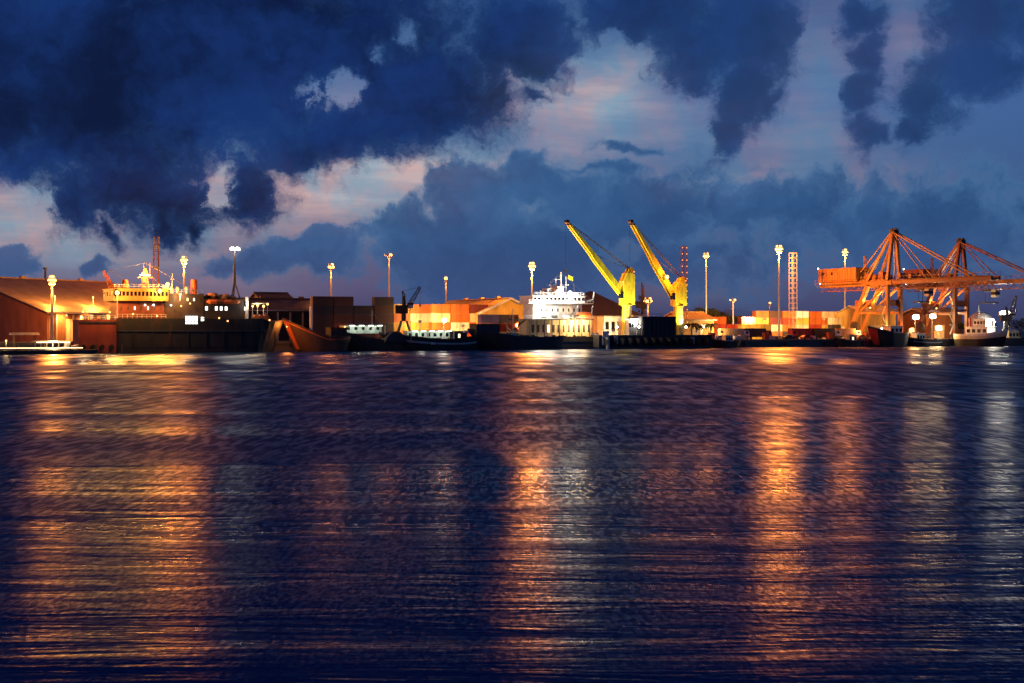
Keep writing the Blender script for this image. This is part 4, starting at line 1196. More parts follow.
MB().tube((x(130), 6, z2), (x(130), 6, z2 + 2.4), 0.9, 0.7, 12).build('funnel', M['orange'], o)
# mid and after houses
z3 = f.z(294, 185)
house(o, 'mid_house', x(165.6), x(204.5), 0.9, B - 0.9, zd, z3, 'brown', 6, 'dark', (0.72, 0.84), 0.25, (3, 4), litm='e_win')
mh = house(o, 'after_house', x(205), x(249), 1.0, B - 1.0, zd, f.z(299, 225), 'brown', 9, 'dark', (0.42, 0.62), 0.5, (0, 2, 3, 4, 8), litm='e_winw')
cg = MB()
rr = random.Random(3)
for k in range(26):
    t = rr.random(); cx = x(206) + (x(240) - x(206)) * t
    cg.ball((cx, rr.uniform(2, B - 2), f.z(298.5, 220) + rr.uniform(0.2, 0.9) * (1 - abs(t - .4))), rr.uniform(0.7, 1.15), 8, (1.3, 1.1, 0.75))
cg.build('deck_cargo', M['cargo'], o)
MB().tube((x(247.5), 0.6, zd), (x(247.5), 0.6, f.z(297, 247)), 0.42).build('vent_post', M['white'], o)
lamp(o, (x(248.5), -0.8, f.z(304, 247)), 0.004 * PW, WHITE, 0.2)
# lit openings in the side
for a, b, c, d in ((185.5, 197.5, 316, 324), (201, 204, 317, 321)):
    zz0, zz1 = f.z(d, a), f.z(c, a)
    op = MB().box(x(a), x(b), -0.03, 0.05, zz0, zz1).build('hull_opening', M['e_winw'], o)
    k = x(a) + 0.5
    g = MB()
    while k < x(b): g.box(k, k + 0.12, -0.06, -0.033, zz0, zz1); k += 0.85
    g.box(x(a), x(b), -0.065, -0.034, zz0 + .6, zz0 + .75)
    g.build('bars', M['dark'], op)
for a, py in ((227.5, 321), (219, 318), (133, 314), (157, 316), (190, 303.5), (181, 306)):
    globe(o, (x(a), -0.15, f.z(py, a)), WARM, 0, 0.2, 'bulkhead_lamp')
# foredeck: bright winch lights
for a, py, r in ((256, 306, .4), (261, 305, .5), (267, 306, .5), (271, 304, .4), (263, 318, .35), (269, 317, .3), (273, 320, .3)):
    globe(o, (x(a), 3.0, f.z(py, a)), WARM, 0.008 if a in (261, 269) else 0, r * .7, 'winch_lamp')
fd = MB()
for a in (256, 261, 267, 271): fd.tube((x(a), 3.2, zd - 1), (x(a), 3.2, f.z(306, a)), 0.10)
fd.bar((x(255), 3.2, f.z(303.5, 262)), (x(272), 3.2, f.z(303, 262)), 0.3)
fd.build('light_gantry', M['galv'], o)
for k in range(3):
    MB().tube((x(259 + 5 * k), 2.0, zd + 0.3), (x(259 + 5 * k), 4.2, zd + 0.3), 0.75, n=14).build('winch', M['orange'], o)
# deck clutter on the ship
for k in range(14):
    a = 170 + k * 5.6
    MB().cb((x(a), 1.7, zd + .55), (rr.uniform(.5, 1.3), 1, rr.uniform(.7, 1.5))).build('deck_crate', M[rr.choice(['brown', 'galv', 'hullred', 'dark', 'white'])], o)
zr = f.z(294, 185) + .14
for k in range(5):
    a = 168 + k * 7.2
    MB().tube((x(a), 3 + k % 3, zr), (x(a), 3 + k % 3, zr + 1.2), .3, .3, 8).ball((x(a), 3 + k % 3, zr + 1.3), .5, 8).build('ventilator', M['galv'], o)
hand_rail(o, x(166.5), x(204), 1.0, zr, .95, 1.2, 'galv')
MB().tube((x(176), 4, zr), (x(176), 4, zr + 5), .10, .05).bar((x(174), 4, zr + 3.6), (x(178), 4, zr + 3.6), .08).build('aerial', M['galv'], o)
MB().tube((x(198), 4, zr), (x(198), 4, zr + 3.6), .9, .8, 14).build('funnel', M['hullred'], o)
wr = MB()
for (a, b, c, d) in ((145, 263, 109, 271), (145, 263, 200, 293), (109, 270, 140, 288), (145, 270, 166, 290)):
    wr.tube(f.p(a, b, 5), f.p(c, d, 5), .045, n=4)
wr.build('rigging', M['rope'], o)
for k in range(2):
    xa = x(207 + k * 14)
    MB().loft([[(xa + 5 * s, .45 + w * c, f.z(301.5, 214) + d * e) for c, e in ((-1, 0), (-.7, -.8), (.7, -.8), (1, 0), (.6, .7), (-.6, .7))] for s, w, d in ((0, .1, .3), (.15, .6, .7), (.5, .8, .8), (.85, .6, .7), (1, .1, .3))]).build('lifeboat', M['orange'], o)
# tall dark light mast of the ship with tripod foot
tx = x(234.5, 4)
tp = MB()
zz = f.z(281, 234)
for sx, sy in ((-1.1, 3.2), (1.3, 3.2), (0.1, 5.4)): tp.bar((tx + sx, sy, f.z(299, 234)), (tx, 4, zz), 0.3)
tp.tube((tx, 4, zz - .3), (tx, 4, f.z(250, 234)), 0.42, 0.2, 10)
tp.build('light_mast', M['dark'], o)
for k in (-1, 1): flood_pair(o, (tx + k * 0.7, 3.8, f.z(248.5, 234)), 0.1 * k, -0.2, False, 1.0)
lamp(o, (tx, 3.0, f.z(248.5, 234)), 0.02 * PW, WHITE, 0.6)

# ---- boats rafted along the quay
def wooden_boat(label, pa, pb, off, zb, zm, zs, bowleft=True, B=7.5, hullm='wood', trim=None, house_at=None, mast_at=None, rake=5.0, name='cargo_boat', stripe=None, ps=False, zfun=None):
    f = Frame(pa, off); L = f.x(pb)
    o = ship_root(name, label, 'boat', f)
    sheer = zfun or (lambda t: zm + (zb - zm) * max(0, (t - .35) / .65) ** 2.0 + (zs - zm) * max(0, (.3 - t) / .3) ** 2)
    h = Hull(L, B, sheer, rake=rake, stern_rake=1.0, fine=0.42, tail=0.25, tailw=0.7, flip=bowleft, pointed_stern=ps)
    h.body().build('hull', M[hullm], o)
    h.strip(-0.3, 0.5, 0.02).build('boot_top', M['boot'], o)
    h.bulwark(0.55).build('bulwark', M[hullm], o)
    r2 = random.Random(int(pa)); k = 0.14
    while k < 0.74:
        zz = sheer(k); q = h.pt(k, zz, 0)
        w_, d_, h_ = r2.uniform(.5, 1.4), r2.uniform(.6, 2.0), r2.uniform(.5, 1.5)
        yy = B / 2 + r2.uniform(-.25, .12) * B
        c_ = MB()
        if r2.random() < .3: c_.tube((q[0], yy, zz), (q[0], yy, zz + h_ * .8), .32, n=10)
        elif r2.random() < .4: c_.ball((q[0], yy, zz), .9, 8, (1.1, 1, .9), top=True)
        else: c_.cb((q[0], yy, zz + h_ / 2 + .002), (w_, d_, h_))
        c_.build('deck_load', M[r2.choice(['brown', 'galv', 'cargo', 'dark', 'teal', 'orange', 'wood'])], o)
        k += r2.uniform(1.4, 2.8) / L
    if trim: h.strip(lambda t: h.sheer(t) - 0.32, lambda t: h.sheer(t) - 0.02, 0.10).build('rubbing_strake', M[trim], o)
    if stripe: h.strip(lambda t: h.sheer(t) * .62, lambda t: h.sheer(t) * .80, 0.02, t0=.05, t1=.9).build('hull_band', M[stripe], o)
    return o, f, h, L
def canopy_deck(o, f, h, pa, pb, pyt, pyb, B, m='teal', tubes=3, litcol=WHITE, power=0.02, roofm='dark', tube='e_tube'):
    """open deck lit by tubes beneath a flat awning"""
    xa, xb = f.x(pa), f.x(pb); zt, z0 = f.z(pyt, pa), f.z(pyb, pa)
    b = MB().box(xa, xb, B * .45, B - 1.0, z0, zt - .3).build('deck_house', M[m], o)
    w = int((xb - xa) / 1.8)
    for k in range(max(1, w)):
        xx = xa + (k + .5) * (xb - xa) / max(1, w)
        MB().box(xx - 0.4, xx + 0.4, B * .45 - 0.05, B * .45 - 0.003, z0 + (zt - z0) * .4, z0 + (zt - z0) * .72).build('window', M['glass'], b)
    MB().box(xa - .4, xb + .4, 0.5, B - .5, zt - 0.12, zt).build('awning', M[roofm], o)
    p = MB(); k = xa
    while k <= xb + .01: p.bar((k, 0.7, z0 - .2), (k, 0.7, zt - .12), 0.10); k += (xb - xa) / max(2, int((xb - xa) / 2.4))
    p.build('stanchion', M['white'], o)
    for k in range(tubes):
        xx = xa + (xb - xa) * (k + .5) / tubes
        MB().tube((xx - .7, 1.0, zt - 0.28), (xx + .7, 1.0, zt - 0.28), 0.08).build('tube_lamp', M[tube], o)
    for k in range(2):
        lamp(o, (xa + (xb - xa) * (.25 + .5 * k), 0.9, zt - .5), power * PW * .5, litcol, 0.25)
    return b
def boat_mast(o, f, px, pyt, pyb, y, booms=(), m='galv'):
    mb = MB().tube(f.p(px, pyb, y), f.p(px, pyt, y), 0.14, 0.07)
    mb.bar(f.p(px - 3, pyt + 5, y), f.p(px + 3, pyt + 5, y), 0.07)
    for (qx, qy) in booms: mb.tube(f.p(px, pyb - 3, y), f.p(qx, qy, y), 0.11, 0.07); mb.tube(f.p(px, pyt + 1, y), f.p(qx, qy, y), 0.03, n=4)
    return mb.build('mast', M[m], o)

# boat 1: raised bow with orange painted stem and rail
o, f, h, L = wooden_boat('dark wooden boat with tall orange edged bow right of the dark ship', 286.5, 352, 13, 8.4, 3.3, 3.6, rake=4.2, trim='orange')
h.strip(0.5, lambda t: h.sheer(t) - .02, 0.06, t0=0.955, t1=1.0, n=6).build('stem_post', M['orange'], o)
lamp(o, (f.x(284), -2.5, 6.5), 0.035 * PW, SOD, 0.3)
MB().ball((f.x(284), -2.5, 6.5), 0.16, 8).build('bow_lamp', M['e_sod'], o)
MB().bar((f.x(284), -2.5, 6.7), (f.x(289), 2.6, 7.8), 0.08).build('lamp_bracket', M['galv'], o)
boat_mast(o, f, 311, 297, 334, 3.5)
MB().tube(f.p(311, 334, 2.4), f.p(311, 306, 2.4), 0.42).build('white_post', M['white'], o, 'white lit post amidships')
house(o, 'wheelhouse', f.x(333), f.x(349), 1.6, 5.8, 3.3, 6.2, 'brown', 4, 'glass')
# boat 2
o, f, h, L = wooden_boat('dark boat with pale lit deckhouse, second from the left among the small boats', 335, 418, 11, 5.6, 2.3, 3.2, rake=4.5)
canopy_deck(o, f, h, 349, 386, 324.5, 333.5, 7.5, 'teal', 4, WHITE, 0.007)
MB().box(f.x(346), f.x(350), 2.4, 5.2, 2.6, f.z(325.5, 348)).build('wheelhouse', M['cream'], o)
lamp(o, (f.x(346.5), 1.3, f.z(327, 347)), 0.004 * PW, WARM, .2); MB().ball((f.x(346.5), 1.3, f.z(327, 347)), .2, 8).build('deck_lamp', M['e_sod'], o)
boat_mast(o, f, 372, 310, 327, 3.5, [(383, 326)])
# boat 3: low hull, arched dark hatch and long lit deck
o, f, h, L = wooden_boat('grey hulled boat with arched dark hatch and long white lit deck under an awning', 384, 483, 13, 4.6, 2.6, 3.4, rake=4.5, hullm='hullgrey', stripe='galv')
hx0, hx1 = f.x(386.5), f.x(410)
prof = [(hx0 + (hx1 - hx0) * k / 10, 2.2 + 3.1 * math.sin(math.pi * k / 10) ** .7) for k in range(11)]
MB().prism(prof, 1.2, 6.3).build('hatch_cover', M['dark'], o)
canopy_deck(o, f, h, 412, 455, 330, 341, 7.5, 'teal', 5, WHITE, 0.010)
MB().box(f.x(419.5), f.x(427), 1.9, 3.2, 2.7, f.z(338, 423)).build('deck_box', M['cream'], o)
house(o, 'wheelhouse', f.x(457), f.x(470), 1.8, 5.8, 2.6, 5.2, 'hullgrey', 4, 'glass', lit=(1,))
MB().box(f.x(431), f.x(436), -0.02, 0.4, 1.7, 2.2).build('name_board', M['white'], o)
# boat 4: black coaster bow
o, f, h, L = wooden_boat('black hulled coaster with raised bow in front of the ochre warehouse', 474, 566, 15, 5.6, 3.1, 3.6, rake=4.0, B=8.5, hullm='black', name='coaster')
house(o, 'deck_house', f.x(480), f.x(503), 2.2, 6.6, 4.3, f.z(324.5, 490), 'dark', 5, 'glass')
house(o, 'low_house', f.x(509), f.x(521), 2.2, 6.6, 3.1, f.z(333, 515), 'cream', 3, 'glass')
boat_mast(o, f, 513, 308, 336, 4.2, [(506, 326), (522, 323)])
boat_mast(o, f, 507, 318, 336, 3.2, [(516, 330)], 'cream')
for a in (470, 471): pass
MB().box(f.x(466.5), f.x(471), 1.2, 2.2, 4.9, 5.5).build('life_raft', M['white'], o)

# ---- E: white lit ship
f = Frame(503, 6.0); L = f.x(606); B = 11
o = ship_root('supply_ship', 'brightly lit white superstructure ship lying in the middle beside the yellow cranes', 'ship', f)
x = f.x
h = Hull(L, B, lambda t: 2.9 + 1.6 * max(0, (t - .6) / .4) ** 2, rake=3.0, fine=0.28, tail=0.15, flip=True, tailw=.85)
h.body().build('hull', M['black'], o); h.strip(-.3, .5, .02).build('boot_top', M['boot'], o)
h.strip(2.2, 2.5, .10).build('rubbing_strake', M['dark'], o)
h.bulwark(.8).build('bulwark', M['hullgrey'], o)
zA, zB, zC, zD = 2.95, f.z(319, 550), f.z(304, 550), f.z(296, 550)
house(o, 'main_house', x(533), x(594), 1.6, B - 1.6, zA, zB - .3, 'cream', 12, 'dark', (.35, .75), .4, (3,), litm='e_win')
MB().box(x(524), x(594), 0.2, B - .2, zB - .25, zB).build('boat_deck', M['dark'], o)
up = house(o, 'upper_house', x(537), x(586), 2.4, B - 2.4, zB, zC, 'white', 9, 'dark', (.5, .72), .25)
MB().box(x(530), x(594), 0.6, B - .6, zC + .15, zC + .35).build('bridge_deck', M['white'], o)
bd = house(o, 'bridge', x(535), x(587), 1.2, B - 1.2, zC + .35, zD, 'white', 13, 'glass', (.35, .8), .7)
hand_rail(o, x(530), x(594), 0.55, zC + .3, .95, 1.0)
hand_rail(o, x(524), x(594), 0.25, zB, .95, 1.0)
hand_rail(o, x(536), x(586), 1.3, zD + .15, .9, 1.0)
# top hamper
th = MB()
for a, b, w in ((551, 282, .16), (556, 278, .2), (561, 272, .26), (566, 276, .18), (546, 290, .14)):
    th.tube(f.p(a, 296, 5), f.p(a, b, 5), w, w * .5)
th.bar(f.p(549, 285, 5), f.p(569, 285, 5), .16).bar(f.p(554, 279, 5), (f.x(568), 5, f.z(279, 568)), .12)
th.build('signal_mast', M['white'], o)
MB().box(x(540, 4), x(546, 4), 4, 4.4, f.z(291.5, 543), f.z(290, 543)).build('radar', M['white'], o)
MB().box(x(548, 3), x(553, 3), 3.4, 6.6, zD + .2, f.z(288, 550)).build('mast_house', M['white'], o)
MB().box(x(558, 3), x(564, 3), 3.2, 6.8, zD + .2, f.z(286, 560)).build('funnel', M['cream'], o)
MB().ball(f.p(556, 292, 3), .8, 12).build('radome', M['white'], o)
MB().add([f.p(568, 275, 5), f.p(573, 277, 5), f.p(573, 281, 5.2), f.p(568, 279, 5.05)], [(0, 1, 2, 3)]).build('flag', M['yellow'], o)
globe(o, f.p(570, 293, 1.0), WHITE, 0.11, .6, 'flood_lamp')
MB().tube(f.p(570, 297, 1.3), f.p(570, 294, 1.3), .08).build('lamp_post', M['galv'], o)
for a, py, pw in ((549, 300.5, .05), (570.5, 322.5, .04), (582.5, 322.5, .04), (536, 306, .04)):
    globe(o, f.p(a, py, 0.1 if py > 310 else -.2), WHITE if py < 310 else WARM, pw, .36)
    MB().bar(f.p(a, py - 1.2, 0.1), f.p(a, py - 1.2, 1.5), .07).build('lamp_bracket', M['galv'], o)
for k in range(12):
    a = 531 + k * 5
    MB().cb((x(a), 1.0, zA + .5), (rr.uniform(.4, 1.0), .7, rr.uniform(.6, 1.4))).build('deck_crate', M[rr.choice(['dark', 'brown', 'orange', 'white'])], o)
for k in range(9):
    a = 530 + k * 7.5
    MB().bar((x(a), .35, zA), (x(a), .35, zB - .25), .16).build('stanchion', M['brown'], o)
for k in range(4):
    a = 541 + k * 11
    MB().loft([[(x(a) + 1.6 * s, .1 + .6 * c, zB + .75 + .5 * e) for c, e in ((-1, 0), (-.5, -.85), (.5, -.85), (1, 0), (.5, .85), (-.5, .85))] for s in (0, .15, .85, 1)]).build('life_raft', M['dark' if k % 2 else 'white'], o)
wr = MB()
for (a, b, c, d) in ((561, 273, 531, 297), (561, 273, 590, 299), (556, 279, 536, 296), (561, 273, 508, 330)):
    wr.tube(f.p(a, b, 5), f.p(c, d, 5), .04, n=4)
wr.build('rigging', M['rope'], o)
MB().bar(f.p(548, 296, 3), f.p(551, 287, 3), .1).bar(f.p(551, 287, 3), f.p(554, 296, 3), .1).bar(f.p(574, 297, 4), f.p(574, 284, 4), .14).bar(f.p(572, 288, 4), f.p(577, 288, 4), .1).build('aerial', M['dark'], o)
# stores, winches and lifeboat on deck
for k in range(9):
    a = 507 + k * 2.4
    MB().cb((x(a), 1.4 + (k % 3) * .9, zA + .6), (.9, 1.0, 1.1 + .5 * (k % 2))).build('deck_crate', M[['cream', 'white', 'galv', 'orange'][k % 4]], o)
MB().tube(f.p(509, 335, 3), f.p(527, 318, 3), .28, .2).tube(f.p(512, 338, 5), f.p(520, 322, 5), .2).build('deck_crane', M['dark'], o)
lb = MB()
lb.loft([[(x(577) + 5.4 * s, .7 + w * c, f.z(314.5, 580) + d * e) for c, e in ((-1, 0), (-.7, -.8), (.7, -.8), (1, 0), (.6, .8), (-.6, .8))] for s, w, d in ((0, .1, .3), (.12, .7, .8), (.5, .95, .95), (.88, .7, .8), (1, .1, .3))])
lb.build('lifeboat', M['orange'], o)
dv = MB()
for a in (577, 592): dv.bar(f.p(a, 317, 1.2), f.p(a, 308, 1.0), .2).bar(f.p(a, 308, 1.0), f.p(a + 1, 306, .2), .18)
dv.build('davit', M['white'], o)
pz = [f.p(587, 301, 2), f.p(593, 299, 2), f.p(594, 292, 2)]
MB().tube(pz[0], pz[1], .22).tube(pz[1], pz[2], .2).build('davit', M['white'], o)
MB().box(x(594), x(603), 2.5, 8, zA, f.z(333, 598)).build('deck_box', M['white'], o)

# ---- F: geared pontoon ship with two yellow cranes
f = Frame(599, 9.5); L = f.x(712); B = 13
o = ship_root('geared_ship', 'low black ship carrying two tall yellow deck cranes and a dark hold cover', 'ship', f)
x = f.x; zd = f.z(335, 655)
MB().prism([(1.2, -1.3), (L - 2.2, -1.3), (L, 1.2), (L, zd), (0, zd), (0, .6)], 0, B).build('hull', M['black'], o)
MB().box(-.04, L + .04, -.14, -.003, zd - .45, zd - .1).build('rubbing_strake', M['dark'], o)
k = 1.5
while k < L - 2:
    MB().tube((k, -.5, zd * .52), (k + .7, -.12, zd * .52), zd * .30, n=10).build('tyre_fender', M['rubber'], o); k += 2.7
hand_rail(o, .4, x(642), .3, zd, 1.5, .8)
hand_rail(o, x(679), L - .4, .3, zd, 1.5, .8)
MB().box(x(644), x(677.5), .8, B - 1, zd, f.z(316.5, 660)).build('hold_cover', M['dark'], o)
g = MB()
k = x(645)
while k < x(677): g.box(k, k + .25, .55, .797, zd, f.z(316.5, 660) - .1); k += 1.5
g.build('cover_rib', M['dark'], o)
hand_rail(o, x(645), x(677), 1.0, f.z(316.5, 660), .9, 1.2, 'galv')
for a, b, c, d in ((602, 608.5, 331, 345), (614, 617.5, 336, 344), (690, 694, 337, 344)):
    MB().box(x(a), x(b), -.32, -.142, f.z(d, a), f.z(c, a)).build('draught_board', M['white'], o)
house(o, 'deck_house', x(634), x(643), 3, 9, zd, f.z(319, 638), 'galv', 3, 'glass', (.5, .75))
MB().tube((x(606), -1.0, -1), (x(606), -1.0, 3.4), .5).build('mooring_pile', M['galv'], o)
def deck_crane(hx0, hx1, htop, hbot, tip, base, lampp=None, label=None):
    yc = 6.0; cx = (x(hx0, yc) + x(hx1, yc)) / 2; wd = (x(hx1, yc) - x(hx0, yc))
    px = (hx0 + hx1) / 2
    zt, zb = f.z(htop, px, yc), f.z(hbot, px, yc)
    c = MB().tube((cx - .1, yc, zd), (cx - .1, yc, zb), wd * .40, wd * .36, 16).tube((cx - .1, yc, zb - .3), (cx - .1, yc, zb), wd * .46, wd * .46, 16).build('crane', M['yellow'], o, label)
    hb = MB().prism([(cx - wd / 2, zb + .02), (cx + wd / 2, zb + .02), (cx + wd / 2, zt - 1.4), (cx + wd * .2, zt - .9), (cx - wd * .2, zt - .9), (cx - wd / 2, zb + (zt - zb) * .68)], yc - 1.5, yc + 1.5)
    hb.prism([(cx - wd * .1, zt - .95), (cx + wd * .42, zt - .95), (cx + wd * .46, zt + .3), (cx + wd * .3, zt + .8), (cx + wd * .05, zt + .2)], yc - 1.1, yc - .6)
    hb.prism([(cx - wd * .1, zt - .95), (cx + wd * .42, zt - .95), (cx + wd * .46, zt + .3), (cx + wd * .3, zt + .8), (cx + wd * .05, zt + .2)], yc + .6, yc + 1.1)
    hb.tube((cx + wd * .28, yc - 1.2, zt + .2), (cx + wd * .28, yc + 1.2, zt + .2), .4, n=12)
    hb.build('crane_house', M['yellow'], c)
    MB().box(cx - wd / 2 - 1.0, cx - wd / 2 - .003, yc - 1.3, yc - .1, zb + 2.0, zb + 3.9).build('crane_cab', M['glass'], c)
    # jib: deep box girder tapering to the head
    bp, tp = Vector(f.p(*base, yc)), Vector(f.p(*tip, yc))
    d = (tp - bp).normalized(); n = Vector((-d.z, 0, d.x))
    if n.z < 0: n = -n
    Lj = (tp - bp).length
    for s in (-.75, .75):
        prof = [(0, -.5, .5), (.12, -.95, .75), (.55, -.85, .7), (.63, -.55, .6), (1, -.32, .32)]
        pts = [bp + d * Lj * q + n * hi for q, lo, hi in prof] + [bp + d * Lj * q + n * lo for q, lo, hi in reversed(prof)]
        j = MB(); n_ = len(pts)
        vs = [(p.x, yc + s - .3, p.z) for p in pts] + [(p.x, yc + s + .3, p.z) for p in pts]
        j.add(vs, [tuple(range(n_)), tuple(range(2 * n_ - 1, n_ - 1, -1))] + [(n_ + k, n_ + (k + 1) % n_, (k + 1) % n_, k) for k in range(n_)])
        j.build('jib', M['yellow'], c)
    t = MB()
    for q in range(1, 10):
        a = bp + d * Lj * q / 10; t.bar((a.x, yc - .5, a.z), (a.x, yc + .5, a.z), .25)
    t.build('jib_tie', M['yellow'], c)
    hd = MB().bar((tp.x, yc - 1.1, tp.z), (tp.x, yc + 1.1, tp.z), .5)
    q = tp + d * 1.1
    hd.tube((q.x, yc - .8, q.z), (q.x, yc + .8, q.z), .55, n=10); hd.bar((tp.x, yc - .7, tp.z), (q.x, yc - .7, q.z), .5, .25); hd.bar((tp.x, yc + .7, tp.z), (q.x, yc + .7, q.z), .5, .25)
    hd.build('jib_head', M['dark'], c)
    wr = MB()
    for s in (-.6, -.2, .2, .6): wr.tube((q.x, yc + s, q.z), (cx + wd * .28, yc + s, zt + .4), .055, n=5)
    m2 = bp + d * Lj * .62
    for s in (-.5, .5): wr.tube((m2.x, yc + s, m2.z), (cx + wd * .28, yc + s, zt + .3), .055, n=5)
    wr.build('luffing_wire', M['rope'], c)
    hk = MB().tube((q.x - .4, yc, q.z), (q.x - .4, yc, q.z - 14), .045, n=5).cb((q.x - .4, yc, q.z - 14.5), (.6, .5, 1.0)).tube((q.x - .4, yc, q.z - 15), (q.x - .4, yc, q.z - 15.7), .12)
    hk.build('hook', M['dark'], c)
    for zz in (.3, .62):
        MB().ball((cx + wd / 2 - .4, yc - 1.62, zt - .6 + zz * .1), .22, 6).build('warning_lamp', M['e_orange'], c)
        break
    ld = MB()
    k = zd
    while k < zb: ld.bar((cx - .35, yc - wd * .40 - .15, k), (cx + .35, yc - wd * .40 - .15, k), .06); k += .5
    ld.bar((cx - .35, yc - wd * .40 - .15, zd), (cx - .35, yc - wd * .40 - .15, zb), .07).bar((cx + .35, yc - wd * .40 - .15, zd), (cx + .35, yc - wd * .40 - .15, zb), .07)
    ld.build('ladder', M['galv'], c)
    return c
deck_crane(621.5, 632.5, 270, 305, (569, 224.5), (627, 300), label='left yellow deck crane')
deck_crane(673, 684, 279, 306, (632.5, 224.5), (678, 304), label='right yellow deck crane')
globe(o, f.p(667, 277, 3.6), SOD, 0.06, .6, 'jib_lamp')
MB().bar(f.p(667, 277, 4.2), f.p(667, 277, 6), .12).build('lamp_bracket', M['galv'], o)
# work lights aimed up at the cranes from the deck
for a, pw in ((617, .035), (639, .03), (686, .02)):
    globe(o, f.p(a, 327, 1.6), WHITE, 0, .3, 'deck_lamp'); spot(o, f.p(a, 326, 1.9), ((-.35 if a > 620 else .25), .45, 1.0), pw * 6 * PW, WHITE, 110); MB().tube((x(a), 1.6, zd), f.p(a, 327.5, 1.6), .06).build('lamp_post', M['galv'], o)

# ---- G: dark freighter bow at the right, white tug, small craft
o, f, h, L = wooden_boat('dark freighter with raked reddish bow under the left gantry crane', 877, 912, 7, 6.4, 4.0, 4.4, rake=2.6, B=9, hullm='black', name='freighter')
h.strip(.5, lambda t: h.sheer(t) - .02, .05, t0=.9, t1=1.0, n=8).build('bow_plate', M['red'], o)
house(o, 'deck_house', f.x(896), f.x(908), 2.5, 6.5, 4.0, 6.8, 'white', 3, 'glass')
f = Frame(944, 6, ang=QA - R(62)); L = 17
o = ship_root('tug', 'white round bowed tug with lit deckhouse facing the water near the right edge', 'tug', Frame(952, 2), None)
o.rotation_euler = (0, 0, QA - R(75)); fz = Frame(952, 2)
h = Hull(18, 9.5, lambda t: 3.4 + 1.5 * max(0, (t - .5) / .5) ** 2, rake=1.6, fine=.45, tail=.2, tailw=.8)
h.body().build('hull', M['hullgrey'], o); h.strip(-.3, .6, .02).build('boot_top', M['boot'], o)
h.bulwark(.8).build('bulwark', M['white'], o)
h.strip(lambda t: h.sheer(t) * .72, lambda t: h.sheer(t) - .02, .12).build('bow_fender', M['cream'], o)
hh = house(o, 'deck_house', 4, 12, 2, 7.5, 3.6, 6.6, 'white', 4, 'glass')
house(o, 'wheelhouse', 6.5, 11, 2.8, 6.7, 6.75, 9.2, 'white', 4, 'glass')
MB().tube((7.5, 4.75, 9.3), (7.3, 4.75, 14), .16, .08).bar((7.4, 3.6, 12), (7.4, 5.9, 12), .09).build('mast', M['galv'], o)
MB().tube((5, 3.4, 6.7), (4.8, 3.4, 9.6), .5, .45, 12).build('funnel', M['red'], o)
globe(o, (13.2, 4.75, 8.3), WHITE, .07, .28); MB().tube((13, 4.75, 4), (13, 4.75, 8.1), .07).build('lamp_post', M['galv'], o)

o, f, h, L = wooden_boat('low dark workboat moored at the far right under the white lights', 973, 1040, 6, 3.6, 2.2, 2.6, rake=2.2, B=6, hullm='black', name='workboat')
house(o, 'wheelhouse', f.x(1012), f.x(1022), 1.4, 4.6, 2.3, 5.2, 'cream', 3, 'glass')
o, f, h, L = wooden_boat('low pale workboat between the freighter bow and the white tug', 911, 946, 5, 2.7, 1.8, 2.2, rake=1.8, B=5, hullm='hullgrey', name='workboat', stripe='galv')
house(o, 'wheelhouse', f.x(920), f.x(928), 1.4, 3.8, 1.9, 4.3, 'white', 3, 'glass')
o, f, h, L = wooden_boat('small dark boat moored under the right end of the crane ship', 714, 742, 5, 2.5, 1.5, 1.9, rake=1.8, B=4.2, hullm='black', name='workboat')
house(o, 'wheelhouse', f.x(728), f.x(735), 1.2, 3.2, 1.6, 3.8, 'white', 3, 'glass')
o, f, h, L = wooden_boat('small red brown boat lying below the containers near the gantry crane', 838, 866, 5, 2.6, 1.5, 1.9, rake=1.8, B=4.2, hullm='brown', name='workboat')
house(o, 'wheelhouse', f.x(852), f.x(859), 1.2, 3.2, 1.6, 3.8, 'cream', 3, 'glass', lit=(1,))

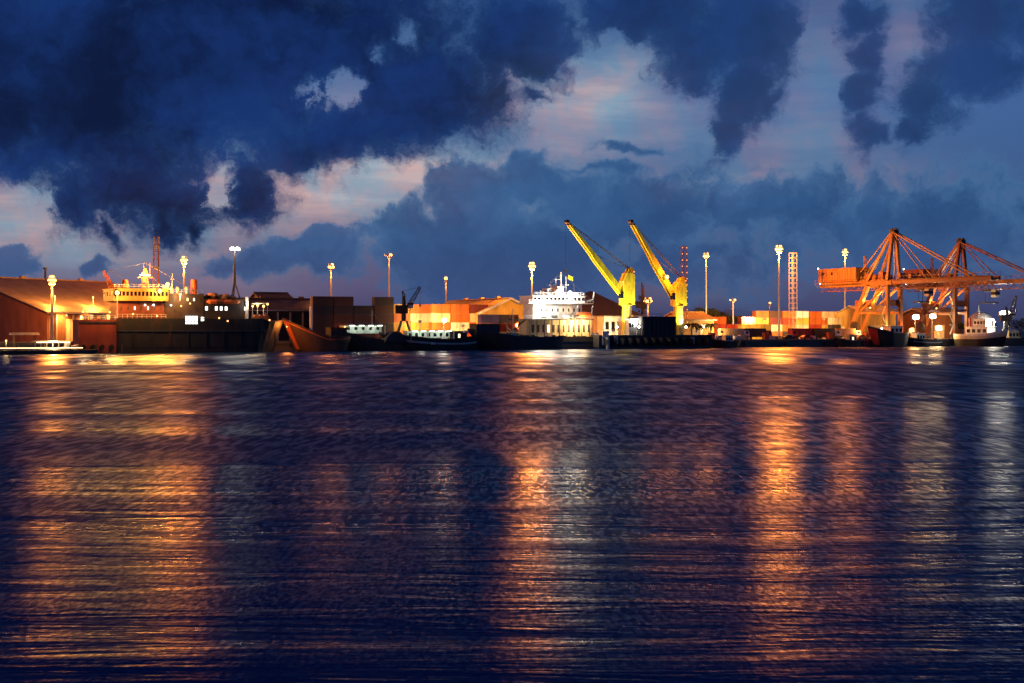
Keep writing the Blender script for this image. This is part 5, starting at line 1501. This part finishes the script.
# ---- floating jetty and passenger boat, far left; lamp strips render a boat's light trail
f = Frame(-22, 26); L = f.x(98)
o = ship_root('pontoon', 'low floating pontoon with a light trail built as edge strip at the far left', 'pontoon', f)
MB().prism([(0, -.6), (L - 1.5, -.6), (L, .4), (L, 1.0), (0, 1.0)], 0, 5).build('deck', M['black'], o)
MB().tube((1, -.06, f.z(348, 40)), (L - 3.5, -.06, f.z(348, 40)), .06).build('light_trail_strip', M['e_tubewarm'], o)
for k in range(6): MB().tube((3 + 6 * k, 4.6, -1), (3 + 6 * k, 4.6, 2.2), .22).build('pile', M['wood'], o)
f = Frame(30, 22); L = f.x(81)
o = ship_root('passenger_boat', 'slim passenger boat with light trail built as awning light lying by the leftmost mast', 'boat', f)
h = Hull(L, 3.6, lambda t: 1.5 + .8 * max(0, (t - .6) / .4) ** 2, rake=1.8, fine=.4, tail=.2, tailw=.8)
h.body().build('hull', M['white'], o)
MB().box(1.0, L - 2.2, .3, 3.3, f.z(341.5, 55), f.z(340.8, 55)).build('awning', M['white'], o)
p = MB()
for k in range(7): p.bar((1.2 + (L - 3.6) * k / 6, .5, 1.2), (1.2 + (L - 3.6) * k / 6, .5, f.z(341.5, 55)), .07)
p.build('stanchion', M['white'], o)
for k in range(5):
    xx = 1.6 + (L - 4.2) * (k + .5) / 5
    MB().tube((xx - .85, .32, f.z(342.3, 55)), (xx + .85, .32, f.z(342.3, 55)), .09).build('tube_lamp', M['e_tubewarm'], o)  # trail of a moving boat modelled as glowing tubes
lamp(o, (L * .45, -.4, f.z(343, 55)), .012 * PW, WARM, .3)
MB().box(L - 3.4, L - 2.4, .8, 2.8, 1.5, f.z(342, 75)).build('wheelhouse', M['white'], o)
f = Frame(13, 12)
o = thing('ticket_shelter', 'small pale roofed shelter on the quay at the far left', 'shelter', (f.loc.x, f.loc.y, 0), QA)
for k in (0.3, 5.2):
    for y in (.3, 2.8): MB().bar((k, y, -1), (k, y, f.z(335, 25)), .16).build('post', M['wood'], o)
MB().prismx([(-.4, f.z(335, 25)), (3.5, f.z(335, 25)), (1.55, f.z(332.5, 25))], -.6, 6.1).build('roof', M['cream'], o)
MB().box(0, 5.5, 0, 3.1, 1.1, 1.3).build('deck', M['wood'], o)
globe(o, (-1.6, -.4, 3.1), WARM, .008, .22, 'lamp_globe'); MB().tube((-1.6, -.4, 1.2), (-1.6, -.4, 2.9), .06).bar((-1.6, -.4, 1.2), (.1, .1, 1.2), .12).build('lamp_post', M['galv'], o)
